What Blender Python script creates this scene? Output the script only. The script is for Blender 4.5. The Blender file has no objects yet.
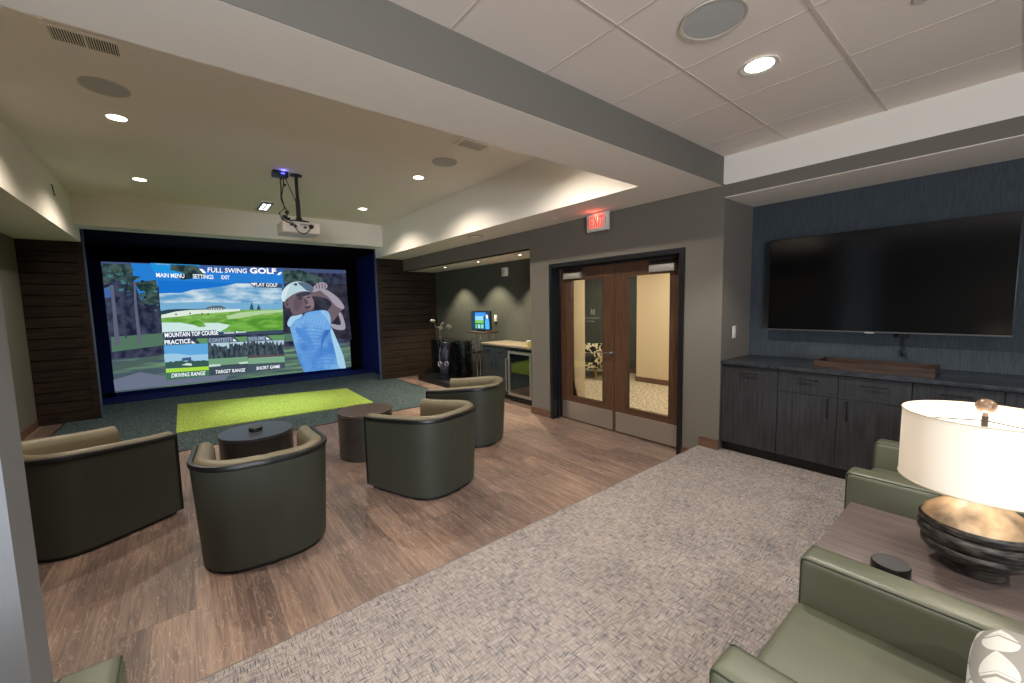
import bpy, bmesh, math, random
from mathutils import Vector, Matrix
from math import pi, sin, cos, radians as R
random.seed(7)
SC = bpy.context.scene
COL = SC.collection

# ------------------------------------------------------------------ camera
F, W_, H_ = 407.06, 1024, 683
CAMZ = 1.63
ROWS = [Vector((0.77751, -0.62853, -0.02057)), Vector((-0.07307, -0.0578, -0.99565)), Vector((0.62461, 0.77563, -0.09087))]
cd = bpy.data.cameras.new('camera'); cam = bpy.data.objects.new('camera', cd); COL.objects.link(cam)
cd.sensor_width = 36; cd.lens = F * 36 / W_; cd.clip_start = 0.02; cd.clip_end = 60
cx_, cy_, cz_ = ROWS[0], -ROWS[1], -ROWS[2]
cam.matrix_world = Matrix(((cx_.x, cy_.x, cz_.x, 0), (cx_.y, cy_.y, cz_.y, 0), (cx_.z, cy_.z, cz_.z, CAMZ), (0, 0, 0, 1)))
SC.camera = cam
SC.view_settings.view_transform = 'Standard'
try: SC.view_settings.look = 'None'
except Exception: pass
SC.view_settings.gamma = 1
SC.view_settings.use_curve_mapping = False
SC.view_settings.exposure = 0.36

# ------------------------------------------------------------------ materials
def lin(c):
    return tuple(((v / 255) / 12.92 if v / 255 <= .04045 else ((v / 255 + .055) / 1.055) ** 2.4) for v in c) + (1,)
MATS = {}
def base(name):
    m = bpy.data.materials.new(name); m.use_nodes = True
    nt = m.node_tree; b = nt.nodes['Principled BSDF']
    return m, nt, b
def plain(name, c, rough=.6, metal=0, spec=.5, bump=0, bscale=200, coat=0, noise=0, nscale=8):
    if name in MATS: return MATS[name]
    m, nt, b = base(name)
    b.inputs['Base Color'].default_value = lin(c); b.inputs['Roughness'].default_value = rough
    b.inputs['Metallic'].default_value = metal; b.inputs['Specular IOR Level'].default_value = spec
    b.inputs['Coat Weight'].default_value = coat
    if bump or noise:
        tc = nt.nodes.new('ShaderNodeTexCoord')
    if bump:
        n = nt.nodes.new('ShaderNodeTexNoise'); n.inputs['Scale'].default_value = bscale; n.inputs['Detail'].default_value = 3
        nt.links.new(tc.outputs['Object'], n.inputs['Vector'])
        bp = nt.nodes.new('ShaderNodeBump'); bp.inputs['Strength'].default_value = bump; bp.inputs['Distance'].default_value = .002
        nt.links.new(n.outputs['Fac'], bp.inputs['Height']); nt.links.new(bp.outputs['Normal'], b.inputs['Normal'])
    if noise:
        n = nt.nodes.new('ShaderNodeTexNoise'); n.inputs['Scale'].default_value = nscale; n.inputs['Detail'].default_value = 5
        nt.links.new(tc.outputs['Object'], n.inputs['Vector'])
        cr = nt.nodes.new('ShaderNodeValToRGB')
        l = lin(c)
        cr.color_ramp.elements[0].position = .3; cr.color_ramp.elements[1].position = .7
        cr.color_ramp.elements[0].color = tuple(v * (1 - noise) for v in l[:3]) + (1,)
        cr.color_ramp.elements[1].color = tuple(min(1, v * (1 + noise)) for v in l[:3]) + (1,)
        nt.links.new(n.outputs['Fac'], cr.inputs['Fac']); nt.links.new(cr.outputs['Color'], b.inputs['Base Color'])
    MATS[name] = m
    return m
def emis(c, s=1.0, name=None):
    k = name or 'glow_%d_%d_%d_%d' % (c[0], c[1], c[2], int(s * 100))
    if k in MATS: return MATS[k]
    m, nt, b = base(k)
    b.inputs['Base Color'].default_value = (0.01, .01, .01, 1); b.inputs['Roughness'].default_value = .9
    b.inputs['Specular IOR Level'].default_value = 0
    b.inputs['Emission Color'].default_value = lin(c); b.inputs['Emission Strength'].default_value = s
    MATS[k] = m
    return m
def streak(name, c1, c2, scale=(1, 1, 1), nscale=1.0, rough=.5, lo=.35, hi=.65, detail=6, emit=0, bump=0, spec=.5, coat=0, extra=None):
    """noise stretched along an axis, mixing two colours"""
    if name in MATS: return MATS[name]
    m, nt, b = base(name)
    tc = nt.nodes.new('ShaderNodeTexCoord'); mp = nt.nodes.new('ShaderNodeMapping'); mp.inputs['Scale'].default_value = scale
    n = nt.nodes.new('ShaderNodeTexNoise'); n.inputs['Scale'].default_value = nscale; n.inputs['Detail'].default_value = detail
    cr = nt.nodes.new('ShaderNodeValToRGB')
    cr.color_ramp.elements[0].position = lo; cr.color_ramp.elements[1].position = hi
    cr.color_ramp.elements[0].color = lin(c1); cr.color_ramp.elements[1].color = lin(c2)
    nt.links.new(tc.outputs['Object'], mp.inputs['Vector']); nt.links.new(mp.outputs['Vector'], n.inputs['Vector'])
    nt.links.new(n.outputs['Fac'], cr.inputs['Fac'])
    if extra:
        for p, c in extra:
            e = cr.color_ramp.elements.new(p); e.color = lin(c)
    b.inputs['Roughness'].default_value = rough; b.inputs['Specular IOR Level'].default_value = spec; b.inputs['Coat Weight'].default_value = coat
    if emit:
        b.inputs['Base Color'].default_value = (.01, .01, .01, 1); b.inputs['Specular IOR Level'].default_value = 0
        nt.links.new(cr.outputs['Color'], b.inputs['Emission Color']); b.inputs['Emission Strength'].default_value = emit
    else:
        nt.links.new(cr.outputs['Color'], b.inputs['Base Color'])
    if bump:
        bp = nt.nodes.new('ShaderNodeBump'); bp.inputs['Strength'].default_value = bump; bp.inputs['Distance'].default_value = .003
        nt.links.new(n.outputs['Fac'], bp.inputs['Height']); nt.links.new(bp.outputs['Normal'], b.inputs['Normal'])
    MATS[name] = m
    return m

def wood_floor():
    m, nt, b = base('wood_plank_floor'); N = nt.nodes.new; L = nt.links.new
    tc = N('ShaderNodeTexCoord'); mp = N('ShaderNodeMapping'); mp.inputs['Rotation'].default_value = (0, 0, R(90)); mp.inputs['Location'].default_value = (.3, .06, 0)
    br = N('ShaderNodeTexBrick'); br.inputs['Scale'].default_value = 1; br.inputs['Brick Width'].default_value = 1.22; br.inputs['Row Height'].default_value = .18
    br.inputs['Mortar Size'].default_value = .0013; br.inputs['Mortar Smooth'].default_value = .3; br.offset = .37; br.offset_frequency = 3
    br.inputs['Color1'].default_value = lin((148, 128, 115)); br.inputs['Color2'].default_value = lin((112, 96, 89)); br.inputs['Mortar'].default_value = lin((96, 80, 73))
    L(tc.outputs['Object'], mp.inputs['Vector']); L(mp.outputs['Vector'], br.inputs['Vector'])
    # a per-plank shift of the grain so neighbouring planks differ
    m2 = N('ShaderNodeMapping'); m2.inputs['Scale'].default_value = (46, 2.2, 1); L(tc.outputs['Object'], m2.inputs['Vector'])
    ad = N('ShaderNodeVectorMath'); ad.operation = 'ADD'; sc = N('ShaderNodeVectorMath'); sc.operation = 'SCALE'; sc.inputs['Scale'].default_value = 60
    L(br.outputs['Color'], sc.inputs[0]); L(m2.outputs['Vector'], ad.inputs[0]); L(sc.outputs[0], ad.inputs[1])
    n = N('ShaderNodeTexNoise'); n.inputs['Scale'].default_value = 1.0; n.inputs['Detail'].default_value = 8; n.inputs['Roughness'].default_value = .65; n.inputs['Distortion'].default_value = .8
    L(ad.outputs[0], n.inputs['Vector'])
    cr = N('ShaderNodeValToRGB'); cr.color_ramp.elements[0].position = .34; cr.color_ramp.elements[1].position = .66
    cr.color_ramp.elements[0].color = (.34, .34, .37, 1); cr.color_ramp.elements[1].color = (1.22, 1.16, 1.1, 1)
    L(n.outputs['Fac'], cr.inputs['Fac'])
    n3 = N('ShaderNodeTexNoise'); n3.inputs['Scale'].default_value = 1.3; n3.inputs['Detail'].default_value = 3; L(tc.outputs['Object'], n3.inputs['Vector'])
    c3 = N('ShaderNodeValToRGB'); c3.color_ramp.elements[0].position = .35; c3.color_ramp.elements[1].position = .65
    c3.color_ramp.elements[0].color = (.74, .73, .77, 1); c3.color_ramp.elements[1].color = (1.08, 1.02, .98, 1); L(n3.outputs['Fac'], c3.inputs['Fac'])
    mx = N('ShaderNodeMix'); mx.data_type = 'RGBA'; mx.blend_type = 'MULTIPLY'; mx.inputs['Factor'].default_value = .75
    L(br.outputs['Color'], mx.inputs['A']); L(cr.outputs['Color'], mx.inputs['B'])
    mx2 = N('ShaderNodeMix'); mx2.data_type = 'RGBA'; mx2.blend_type = 'MULTIPLY'; mx2.inputs['Factor'].default_value = 1
    L(mx.outputs['Result'], mx2.inputs['A']); L(c3.outputs['Color'], mx2.inputs['B'])
    # fine pale open-grain flecks running along the planks
    m4 = N('ShaderNodeMapping'); m4.inputs['Scale'].default_value = (16, 2.2, 1); L(tc.outputs['Object'], m4.inputs['Vector'])
    a4 = N('ShaderNodeVectorMath'); a4.operation = 'ADD'; L(m4.outputs['Vector'], a4.inputs[0]); L(sc.outputs[0], a4.inputs[1])
    n4 = N('ShaderNodeTexNoise'); n4.inputs['Scale'].default_value = 1; n4.inputs['Detail'].default_value = 6; n4.inputs['Distortion'].default_value = 2.4; L(a4.outputs[0], n4.inputs['Vector'])
    wr = N('ShaderNodeValToRGB'); e = wr.color_ramp.elements; e[0].position = .485; e[0].color = (0, 0, 0, 1); e[1].position = .515; e[1].color = (0, 0, 0, 1); q = e.new(.5); q.color = (.42, .42, .42, 1)
    L(n4.outputs['Fac'], wr.inputs['Fac'])
    mx3 = N('ShaderNodeMix'); mx3.data_type = 'RGBA'; mx3.blend_type = 'MIX'; L(wr.outputs['Color'], mx3.inputs['Factor'])
    L(mx2.outputs['Result'], mx3.inputs['A']); mx3.inputs['B'].default_value = lin((190, 172, 156))
    L(mx3.outputs['Result'], b.inputs['Base Color']); b.inputs['Roughness'].default_value = .46; b.inputs['Specular IOR Level'].default_value = .4
    bp = N('ShaderNodeBump'); bp.inputs['Strength'].default_value = .25; bp.inputs['Distance'].default_value = .001; L(n.outputs['Fac'], bp.inputs['Height']); L(bp.outputs['Normal'], b.inputs['Normal'])
    return m
def carpet():
    m, nt, b = base('woven_loop_carpet'); N = nt.nodes.new; L = nt.links.new
    tc = N('ShaderNodeTexCoord')
    def nz(sc, s, det=2):
        mp = N('ShaderNodeMapping'); mp.inputs['Scale'].default_value = sc; L(tc.outputs['Object'], mp.inputs['Vector'])
        n = N('ShaderNodeTexNoise'); n.inputs['Scale'].default_value = s; n.inputs['Detail'].default_value = det; L(mp.outputs['Vector'], n.inputs['Vector']); return n
    a = nz((1, .08, 1), 265, 1); c = nz((.08, 1, 1), 265, 1); f = nz((1, 1, 1), 330, 1); big = nz((1, 1, 1), 3.5)
    mx = N('ShaderNodeMath'); mx.operation = 'MAXIMUM'; L(a.outputs['Fac'], mx.inputs[0]); L(c.outputs['Fac'], mx.inputs[1])
    ad = N('ShaderNodeMath'); ad.operation = 'MULTIPLY_ADD'; L(big.outputs['Fac'], ad.inputs[0]); ad.inputs[1].default_value = .12; L(mx.outputs[0], ad.inputs[2])
    cr = N('ShaderNodeValToRGB'); e = cr.color_ramp.elements; e[0].position = .53; e[0].color = lin((162, 153, 146)); e[1].position = .79; e[1].color = lin((78, 80, 95))
    x = e.new(.64); x.color = lin((136, 129, 126)); L(ad.outputs[0], cr.inputs['Fac'])
    c2 = N('ShaderNodeValToRGB'); c2.color_ramp.elements[0].position = .35; c2.color_ramp.elements[1].position = .65
    c2.color_ramp.elements[0].color = (.78, .78, .80, 1); c2.color_ramp.elements[1].color = (1.1, 1.08, 1.06, 1); L(f.outputs['Fac'], c2.inputs['Fac'])
    m1 = N('ShaderNodeMix'); m1.data_type = 'RGBA'; m1.blend_type = 'MULTIPLY'; m1.inputs['Factor'].default_value = 1
    L(cr.outputs['Color'], m1.inputs['A']); L(c2.outputs['Color'], m1.inputs['B']); L(m1.outputs['Result'], b.inputs['Base Color'])
    b.inputs['Roughness'].default_value = .95; b.inputs['Specular IOR Level'].default_value = .1
    bp = N('ShaderNodeBump'); bp.inputs['Strength'].default_value = .6; bp.inputs['Distance'].default_value = .003
    L(f.outputs['Fac'], bp.inputs['Height']); L(bp.outputs['Normal'], b.inputs['Normal'])
    return m
def pillow_fabric():
    m, nt, b = base('leaf_pattern_fabric'); N = nt.nodes.new; L = nt.links.new
    tc = N('ShaderNodeTexCoord'); sp = N('ShaderNodeSeparateXYZ'); L(tc.outputs['Object'], sp.inputs[0])
    def mth(op, a, bb=None, v=None):
        n = N('ShaderNodeMath'); n.operation = op
        if isinstance(a, float): n.inputs[0].default_value = a
        else: L(a, n.inputs[0])
        if bb is not None:
            if isinstance(bb, float): n.inputs[1].default_value = bb
            else: L(bb, n.inputs[1])
        return n.outputs[0]
    # rows of pointed leaves: |x| folded, half-drop rows
    px, pz = .15, .042
    u = mth('DIVIDE', sp.outputs['X'], px); v = mth('DIVIDE', sp.outputs['Z'], pz)
    row = mth('FLOOR', v); half = mth('MULTIPLY', mth('MODULO', mth('ADD', row, 100.0), 2.0), 0.0)
    fu = mth('FRACT', mth('ADD', mth('ADD', u, half), 50.0)); fv = mth('SUBTRACT', mth('FRACT', mth('ADD', v, 50.0)), .5)
    s = mth('SINE', mth('MULTIPLY', fu, pi)); wd = mth('MULTIPLY', mth('POWER', s, .65), .42)
    ins = mth('LESS_THAN', mth('ABSOLUTE', fv), wd)
    gap = mth('GREATER_THAN', mth('ABSOLUTE', mth('SUBTRACT', fu, .5)), .06)
    ins2 = mth('MULTIPLY', ins, mth('MAXIMUM', gap, mth('GREATER_THAN', mth('SINE', mth('MULTIPLY', sp.outputs['X'], 420.0)), .2)))
    mx = N('ShaderNodeMix'); mx.data_type = 'RGBA'; L(ins2, mx.inputs['Factor']); mx.inputs['A'].default_value = lin((150, 147, 142)); mx.inputs['B'].default_value = lin((212, 210, 205))
    n = N('ShaderNodeTexNoise'); n.inputs['Scale'].default_value = 600; L(tc.outputs['Object'], n.inputs['Vector'])
    bp = N('ShaderNodeBump'); bp.inputs['Strength'].default_value = .4; bp.inputs['Distance'].default_value = .001; L(n.outputs['Fac'], bp.inputs['Height']); L(bp.outputs['Normal'], b.inputs['Normal'])
    L(mx.outputs['Result'], b.inputs['Base Color']); b.inputs['Roughness'].default_value = .9; b.inputs['Specular IOR Level'].default_value = .15
    return m
def glass(name, tint=(1, 1, 1), refl=.08):
    m = bpy.data.materials.new(name); m.use_nodes = True; nt = m.node_tree; nt.nodes.clear(); N = nt.nodes.new; L = nt.links.new
    o = N('ShaderNodeOutputMaterial'); t = N('ShaderNodeBsdfTransparent'); t.inputs['Color'].default_value = (*tint, 1)
    g = N('ShaderNodeBsdfGlossy'); g.inputs['Roughness'].default_value = .02; f = N('ShaderNodeFresnel'); f.inputs['IOR'].default_value = 1.45
    mx = N('ShaderNodeMixShader'); L(f.outputs[0], mx.inputs[0]); L(t.outputs[0], mx.inputs[1]); L(g.outputs[0], mx.inputs[2]); L(mx.outputs[0], o.inputs[0])
    return m

WHITE = plain('ceiling_white_paint', (236, 230, 221), .85, spec=.2, bump=.15, bscale=260)
TILE = plain('ceiling_tile', (232, 222, 214), .9, spec=.15, bump=.5, bscale=500)
WALL = plain('taupe_grey_paint', (112, 107, 99), .8, spec=.25, bump=.15, bscale=260)
DARKWALL = streak('green_grey_wallcovering', (62, 65, 60), (76, 79, 72), (1, 1, .06), 90, rough=.7, spec=.3)
NAVYWALL = streak('navy_grey_wallcovering', (48, 55, 62), (70, 79, 87), (60, 60, 3), 4, rough=.7, spec=.3, lo=.3, hi=.7)
CREAM = plain('cream_paint', (212, 194, 160), .8, spec=.2)
WFLOOR = wood_floor(); CARPET = carpet()
TURF = streak('dark_turf', (26, 38, 44), (92, 106, 108), (1, 1, 1), 58, rough=.95, spec=.1, detail=3, lo=.38, hi=.66, bump=.6)
GREEN = streak('green_turf', (112, 138, 58), (176, 198, 96), (1, 1, 1), 60, rough=.95, spec=.1, detail=3, bump=.6)
CORRC = streak('tan_speckled_carpet', (128, 116, 96), (204, 190, 160), (1, 1, 1), 24, rough=.95, spec=.1, detail=4)
PLANK = streak('dark_brown_plank', (22, 17, 13), (52, 38, 28), (1.2, 1, 18), 3, rough=.6, spec=.3)
NAVY = plain('navy_velvet', (16, 27, 84), .95, spec=.1, bump=.2)
BLACKCLOTH = plain('black_cloth', (7, 8, 13), .95, spec=.05)
BASEB = streak('brown_baseboard', (88, 62, 48), (112, 82, 64), (14, 1, 14), 3, rough=.5)
DOORW = streak('door_walnut', (70, 47, 34), (94, 66, 48), (30, 30, 1.6), 2, rough=.42, spec=.45)
BLKMETAL = plain('black_painted_metal', (14, 17, 24), .4, spec=.5)
STEEL = plain('brushed_steel', (182, 176, 168), .34, metal=.8)
CHROME = plain('chrome', (205, 205, 205), .12, metal=1)
ALU = plain('satin_aluminium', (190, 186, 178), .45, metal=.6)
CAB = streak('charcoal_laminate', (31, 32, 35), (55, 56, 59), (34, 34, 1.4), 2.2, rough=.5, spec=.35, lo=.3, hi=.7)
CTOP = streak('charcoal_stone', (34, 38, 44), (56, 60, 66), (1, 1, 1), 30, rough=.25, spec=.5)
BRONZE = plain('dark_bronze', (58, 52, 48), .35, metal=.8)
BARCAB = streak('bar_cabinet_laminate', (34, 40, 44), (50, 56, 60), (30, 30, 1.4), 2, rough=.5)
BARTOP = streak('bar_stone', (108, 98, 84), (150, 138, 118), (1, 1, 1), 40, rough=.3)
LEATHER = plain('dark_olive_leather', (52, 56, 47), .45, spec=.45, bump=.3, bscale=420, noise=.05, nscale=6)
LEATHERT = plain('taupe_olive_leather', (104, 96, 76), .45, spec=.45, bump=.3, bscale=420, noise=.05, nscale=6)
OLIVE = plain('olive_green_leather', (86, 89, 74), .38, spec=.5, bump=.25, bscale=420, noise=.06, nscale=5)
PIPE = plain('black_piping', (12, 13, 15), .4)
TABLEW = streak('espresso_veneer', (42, 39, 38), (58, 53, 50), (1, 1, 12), 4, rough=.3, spec=.5)
TABLEB = plain('dark_table_top', (58, 58, 64), .28, spec=.5)  # blue-grey of the reflected screen put into the top's colour
ENDT = streak('grey_brown_laminate', (72, 63, 60), (102, 91, 87), (60, 1.5, 60), 1.6, rough=.42, spec=.4, lo=.3, hi=.7)
WALNUT = streak('walnut_tray', (44, 32, 28), (72, 52, 42), (30, 2, 30), 2, rough=.45)
TVBLACK = plain('tv_glass', (4, 6, 9), .12, spec=.4)
BLKPLAST = plain('black_plastic', (16, 16, 18), .4)
WHTPLAST = plain('white_plastic', (216, 212, 204), .4)
GREYP = plain('speaker_grille', (196, 190, 182), .8, bump=.6, bscale=900)
GREYP2 = plain('grey_grille', (184, 186, 184), .8, bump=.6, bscale=900)
VENTD = plain('vent_dark', (52, 50, 46), .8)
VENTL = plain('vent_frame_paint', (236, 230, 220), .6)
LENS = emis((255, 244, 222), 9, 'downlight_lens')
GLASS = glass('clear_glass')
# lamp shade: fabric that lets light through
SHADE, _nt, _b = base('linen_shade')
_nt.nodes.clear()
_o = _nt.nodes.new('ShaderNodeOutputMaterial'); _d = _nt.nodes.new('ShaderNodeBsdfDiffuse'); _d.inputs['Color'].default_value = lin((240, 236, 228))
_t = _nt.nodes.new('ShaderNodeBsdfTranslucent'); _t.inputs['Color'].default_value = lin((250, 243, 232)); _m = _nt.nodes.new('ShaderNodeMixShader'); _m.inputs[0].default_value = .22
_nt.links.new(_d.outputs[0], _m.inputs[1]); _nt.links.new(_t.outputs[0], _m.inputs[2]); _nt.links.new(_m.outputs[0], _o.inputs[0])
STONE = streak('carved_black_stone', (20, 19, 19), (96, 90, 84), (1, 1, 5), 26, rough=.35, spec=.5, lo=.42, hi=.74, bump=1.0)
STONET = streak('brown_stone_top', (70, 58, 48), (188, 158, 122), (1, 1, 1), 14, rough=.35, lo=.3, hi=.68)
PFAB = pillow_fabric()

# ------------------------------------------------------------------ mesh building
class MB:
    def __init__(s): s.bm = bmesh.new(); s.mats = []
    def mi(s, mat):
        if mat is None: return 0
        if mat not in s.mats: s.mats.append(mat)
        return s.mats.index(mat)
    def face(s, pts, mat=None, smooth=False):
        vs = [s.bm.verts.new(p) for p in pts]
        f = s.bm.faces.new(vs); f.material_index = s.mi(mat); f.smooth = smooth; return f
    def box(s, x0, x1, y0, y1, z0, z1, mat=None, bev=0, seg=2, M=None):
        if x0 > x1: x0, x1 = x1, x0
        if y0 > y1: y0, y1 = y1, y0
        if z0 > z1: z0, z1 = z1, z0
        n0 = set(s.bm.faces)
        r = bmesh.ops.create_cube(s.bm, size=1)
        for v in r['verts']:
            v.co = Vector(((x0 + x1) / 2 + v.co.x * (x1 - x0), (y0 + y1) / 2 + v.co.y * (y1 - y0), (z0 + z1) / 2 + v.co.z * (z1 - z0)))
        if bev:
            es = list({e for v in r['verts'] for e in v.link_edges})
            bmesh.ops.bevel(s.bm, geom=es, offset=bev, segments=seg, affect='EDGES', profile=.5)
        nf = [f for f in s.bm.faces if f not in n0]
        for f in nf: f.material_index = s.mi(mat); f.smooth = bool(bev and seg > 1)
        if M is not None:
            vs = {v for f in nf for v in f.verts}
            bmesh.ops.transform(s.bm, matrix=M, verts=list(vs))
        return s
    def lathe(s, prof, c=(0, 0, 0), n=40, mat=None, smooth=True, axis='z', mats=None, M=None):
        rings = []
        allv = []
        for (r, z) in prof:
            if r < 1e-6: ring = [s.bm.verts.new((0, 0, z))] * n; allv.append(ring[0])
            else:
                ring = [s.bm.verts.new((r * cos(2 * pi * i / n), r * sin(2 * pi * i / n), z)) for i in range(n)]; allv += ring
            rings.append(ring)
        for k in range(len(rings) - 1):
            a, b = rings[k], rings[k + 1]
            for i in range(n):
                j = (i + 1) % n
                vs = []
                for v in (a[i], a[j], b[j], b[i]):
                    if v not in vs: vs.append(v)
                if len(vs) >= 3:
                    try: f = s.bm.faces.new(vs)
                    except ValueError: continue
                    f.material_index = s.mi(mats[k] if mats else mat); f.smooth = smooth
        T = Matrix.Translation(Vector(c))
        if axis == 'x': T = T @ Matrix.Rotation(pi / 2, 4, 'Y')
        if axis == 'y': T = T @ Matrix.Rotation(-pi / 2, 4, 'X')
        if M is not None: T = M @ T
        bmesh.ops.transform(s.bm, matrix=T, verts=allv)
        return s
    def cyl(s, c, r, z0, z1, mat=None, n=32, bev=0, axis='z', M=None, smooth=True):
        p = [(0, z0), (r - bev, z0), (r, z0 + bev), (r, z1 - bev), (r - bev, z1), (0, z1)] if bev else [(0, z0), (r, z0), (r, z0), (r, z1), (r, z1), (0, z1)]
        if not bev:
            s.lathe([(0, z0), (r, z0)], c, n, mat, False, axis, M=M); s.lathe([(r, z0), (r, z1)], c, n, mat, smooth, axis, M=M); s.lathe([(r, z1), (0, z1)], c, n, mat, False, axis, M=M)
        else: s.lathe(p, c, n, mat, smooth, axis, M=M)
        return s
    def tube(s, pts, r, mat=None, n=10, closed=False):
        pts = [Vector(p) for p in pts]; rings = []
        up = Vector((0, 0, 1))
        for i, p in enumerate(pts):
            a = pts[i - 1] if (i or closed) else p; b = pts[(i + 1) % len(pts)] if (i < len(pts) - 1 or closed) else p
            t = (b - a).normalized()
            u = t.cross(up) if abs(t.dot(up)) < .95 else t.cross(Vector((1, 0, 0)))
            u.normalize(); w = t.cross(u)
            rr = r[i] if isinstance(r, (list, tuple)) else r
            rings.append([s.bm.verts.new(p + (u * cos(2 * pi * k / n) + w * sin(2 * pi * k / n)) * rr) for k in range(n)])
        m = len(pts)
        for i in range(m if closed else m - 1):
            A, B = rings[i], rings[(i + 1) % m]
            for k in range(n):
                f = s.bm.faces.new((A[k], A[(k + 1) % n], B[(k + 1) % n], B[k])); f.smooth = True; f.material_index = s.mi(mat)
        if not closed:
            for rg in (rings[0], rings[-1]):
                f = s.bm.faces.new(rg); f.material_index = s.mi(mat)
        return s
    def prism(s, poly, z0, z1, mat=None, axis='z', M=None):
        """extrude a 2D polygon; axis x: polygon is (y,z); axis y: (x,z)"""
        def P(a, b, t): return {'z': (a, b, t), 'x': (t, a, b), 'y': (a, t, b)}[axis]
        A = [s.bm.verts.new(P(a, b, z0)) for a, b in poly]; B = [s.bm.verts.new(P(a, b, z1)) for a, b in poly]
        fs = [s.bm.faces.new(A[::-1]), s.bm.faces.new(B)]
        for i in range(len(poly)):
            j = (i + 1) % len(poly); fs.append(s.bm.faces.new((A[i], A[j], B[j], B[i])))
        for f in fs: f.material_index = s.mi(mat)
        if M is not None: bmesh.ops.transform(s.bm, matrix=M, verts=A + B)
        return s
    def sweep(s, path, norms, section, mat=None, cap=True):
        """section(i) -> list of (offset outward, z) closed loop, swept along a plan path"""
        rings = []
        for i, (p, nn) in enumerate(zip(path, norms)):
            rings.append([s.bm.verts.new((p[0] + nn[0] * o, p[1] + nn[1] * o, z)) for o, z in section(i)])
        k = len(rings[0])
        for i in range(len(rings) - 1):
            for j in range(k):
                f = s.bm.faces.new((rings[i][j], rings[i][(j + 1) % k], rings[i + 1][(j + 1) % k], rings[i + 1][j])); f.smooth = True; f.material_index = s.mi(mat)
        if cap:
            for rg in (rings[0], rings[-1]):
                f = s.bm.faces.new(rg); f.material_index = s.mi(mat)
        return s
    def xform(s, M):
        bmesh.ops.transform(s.bm, matrix=M, verts=s.bm.verts); return s
    def build(s, name, mat=None, parent=None, recalc=True, sharp=35):
        if recalc: bmesh.ops.recalc_face_normals(s.bm, faces=s.bm.faces)
        me = bpy.data.meshes.new(name); s.bm.to_mesh(me); s.bm.free()
        if mat is not None and not s.mats: s.mats = [mat]
        for m in s.mats: me.materials.append(m)
        if sharp and any(p.use_smooth for p in me.polygons):
            try: me.set_sharp_from_angle(angle=R(sharp))
            except Exception: pass
        o = bpy.data.objects.new(name, me); COL.objects.link(o)
        if parent is not None: o.parent = parent
        return o
def tag(o, label=None, cat=None, group=None, kind=None):
    if label: o['label'] = label
    if cat: o['category'] = cat
    if group: o['group'] = group
    if kind: o['kind'] = kind
    return o
def thing(name, loc, rz, label, cat, group=None):
    o = bpy.data.objects.new(name, None); COL.objects.link(o); o.location = loc; o.rotation_euler = (0, 0, rz)
    o.empty_display_size = .1
    return tag(o, label, cat, group)
def copy_thing(root, loc, rz, label, group=None):
    def cp(o, par):
        c = o.copy(); COL.objects.link(c); c.parent = par
        for ch in [x for x in bpy.data.objects if x.parent == o]: cp(ch, c)
        return c
    c = cp(root, None); c.location = loc; c.rotation_euler = (0, 0, rz); c['label'] = label
    if group: c['group'] = group
    return c
def struct(name, mb, mat=None): 
    return tag(mb.build(name, mat), kind='structure')
def SB(name, mat, *bx):
    m = MB()
    for b in bx: m.box(*b)
    return struct(name, m, mat)
def light(kind, name, loc, energy, col, parent=None, size=.1, spot=120, blend=.5, rot=(0, 0, 0), sy=None):
    l = bpy.data.lights.new(name, kind); l.energy = energy; l.color = col
    if kind == 'SPOT': l.spot_size = R(spot); l.spot_blend = blend; l.shadow_soft_size = size
    elif kind == 'POINT': l.shadow_soft_size = size
    elif kind == 'AREA':
        l.size = size
        if sy: l.shape = 'RECTANGLE'; l.size_y = sy
    o = bpy.data.objects.new(name, l); COL.objects.link(o); o.location = loc; o.rotation_euler = rot
    if parent is not None: o.parent = parent
    return o

# ------------------------------------------------------------------ room shell
XR = 3.99          # face of the door wall
PZ = .167          # raised carpet platform
YB = 1.78          # near face of the ceiling beam
YP = 1.955         # platform edge
SB('floor', WFLOOR, (-1.9, 4.85, 1.9, 6.04, -.1, 0), (-1.9, -1.48, 6.04, 8.95, -.1, 0), (3.66, 4.85, 6.04, 8.95, -.1, 0))
SB('floor_turf', TURF, (-1.48, 3.66, 6.04, 11.1, -.1, .006))
SB('floor_platform', CARPET, (-3.2, 4.8, -3.6, YP, -.1, PZ))
SB('trim_1', plain('carpet_edge', (112, 100, 92), .8), (-3.2, XR - .002, YP, YP + .006, PZ - .02, PZ + .002))
SB('trim_2', BRONZE, (3.655, 3.672, 6.04, 8.85, 0, .009), (-1.49, -1.474, 6.04, 8.85, 0, .009), (-1.48, 3.66, 6.03, 6.045, 0, .008))
# left wall of the simulator side, and the stub column under the beam
SB('wall_left', WALL, (-1.9, -1.75, 2.26, 8.95, 0, 2.7))
SB('wall_column', plain('pale_grey_paint', (128, 131, 136), .8, spec=.2, bump=.15, bscale=260), (-3.2, -.492, 2.04, 2.26, 0, 2.69))
SB('wall_back', WALL, (-3.3, 4.9, -3.7, -3.6, 0, 3.0))
SB('wall_near_left', WALL, (-3.3, -3.2, -3.6, 2.26, 0, 3.0))
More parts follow.
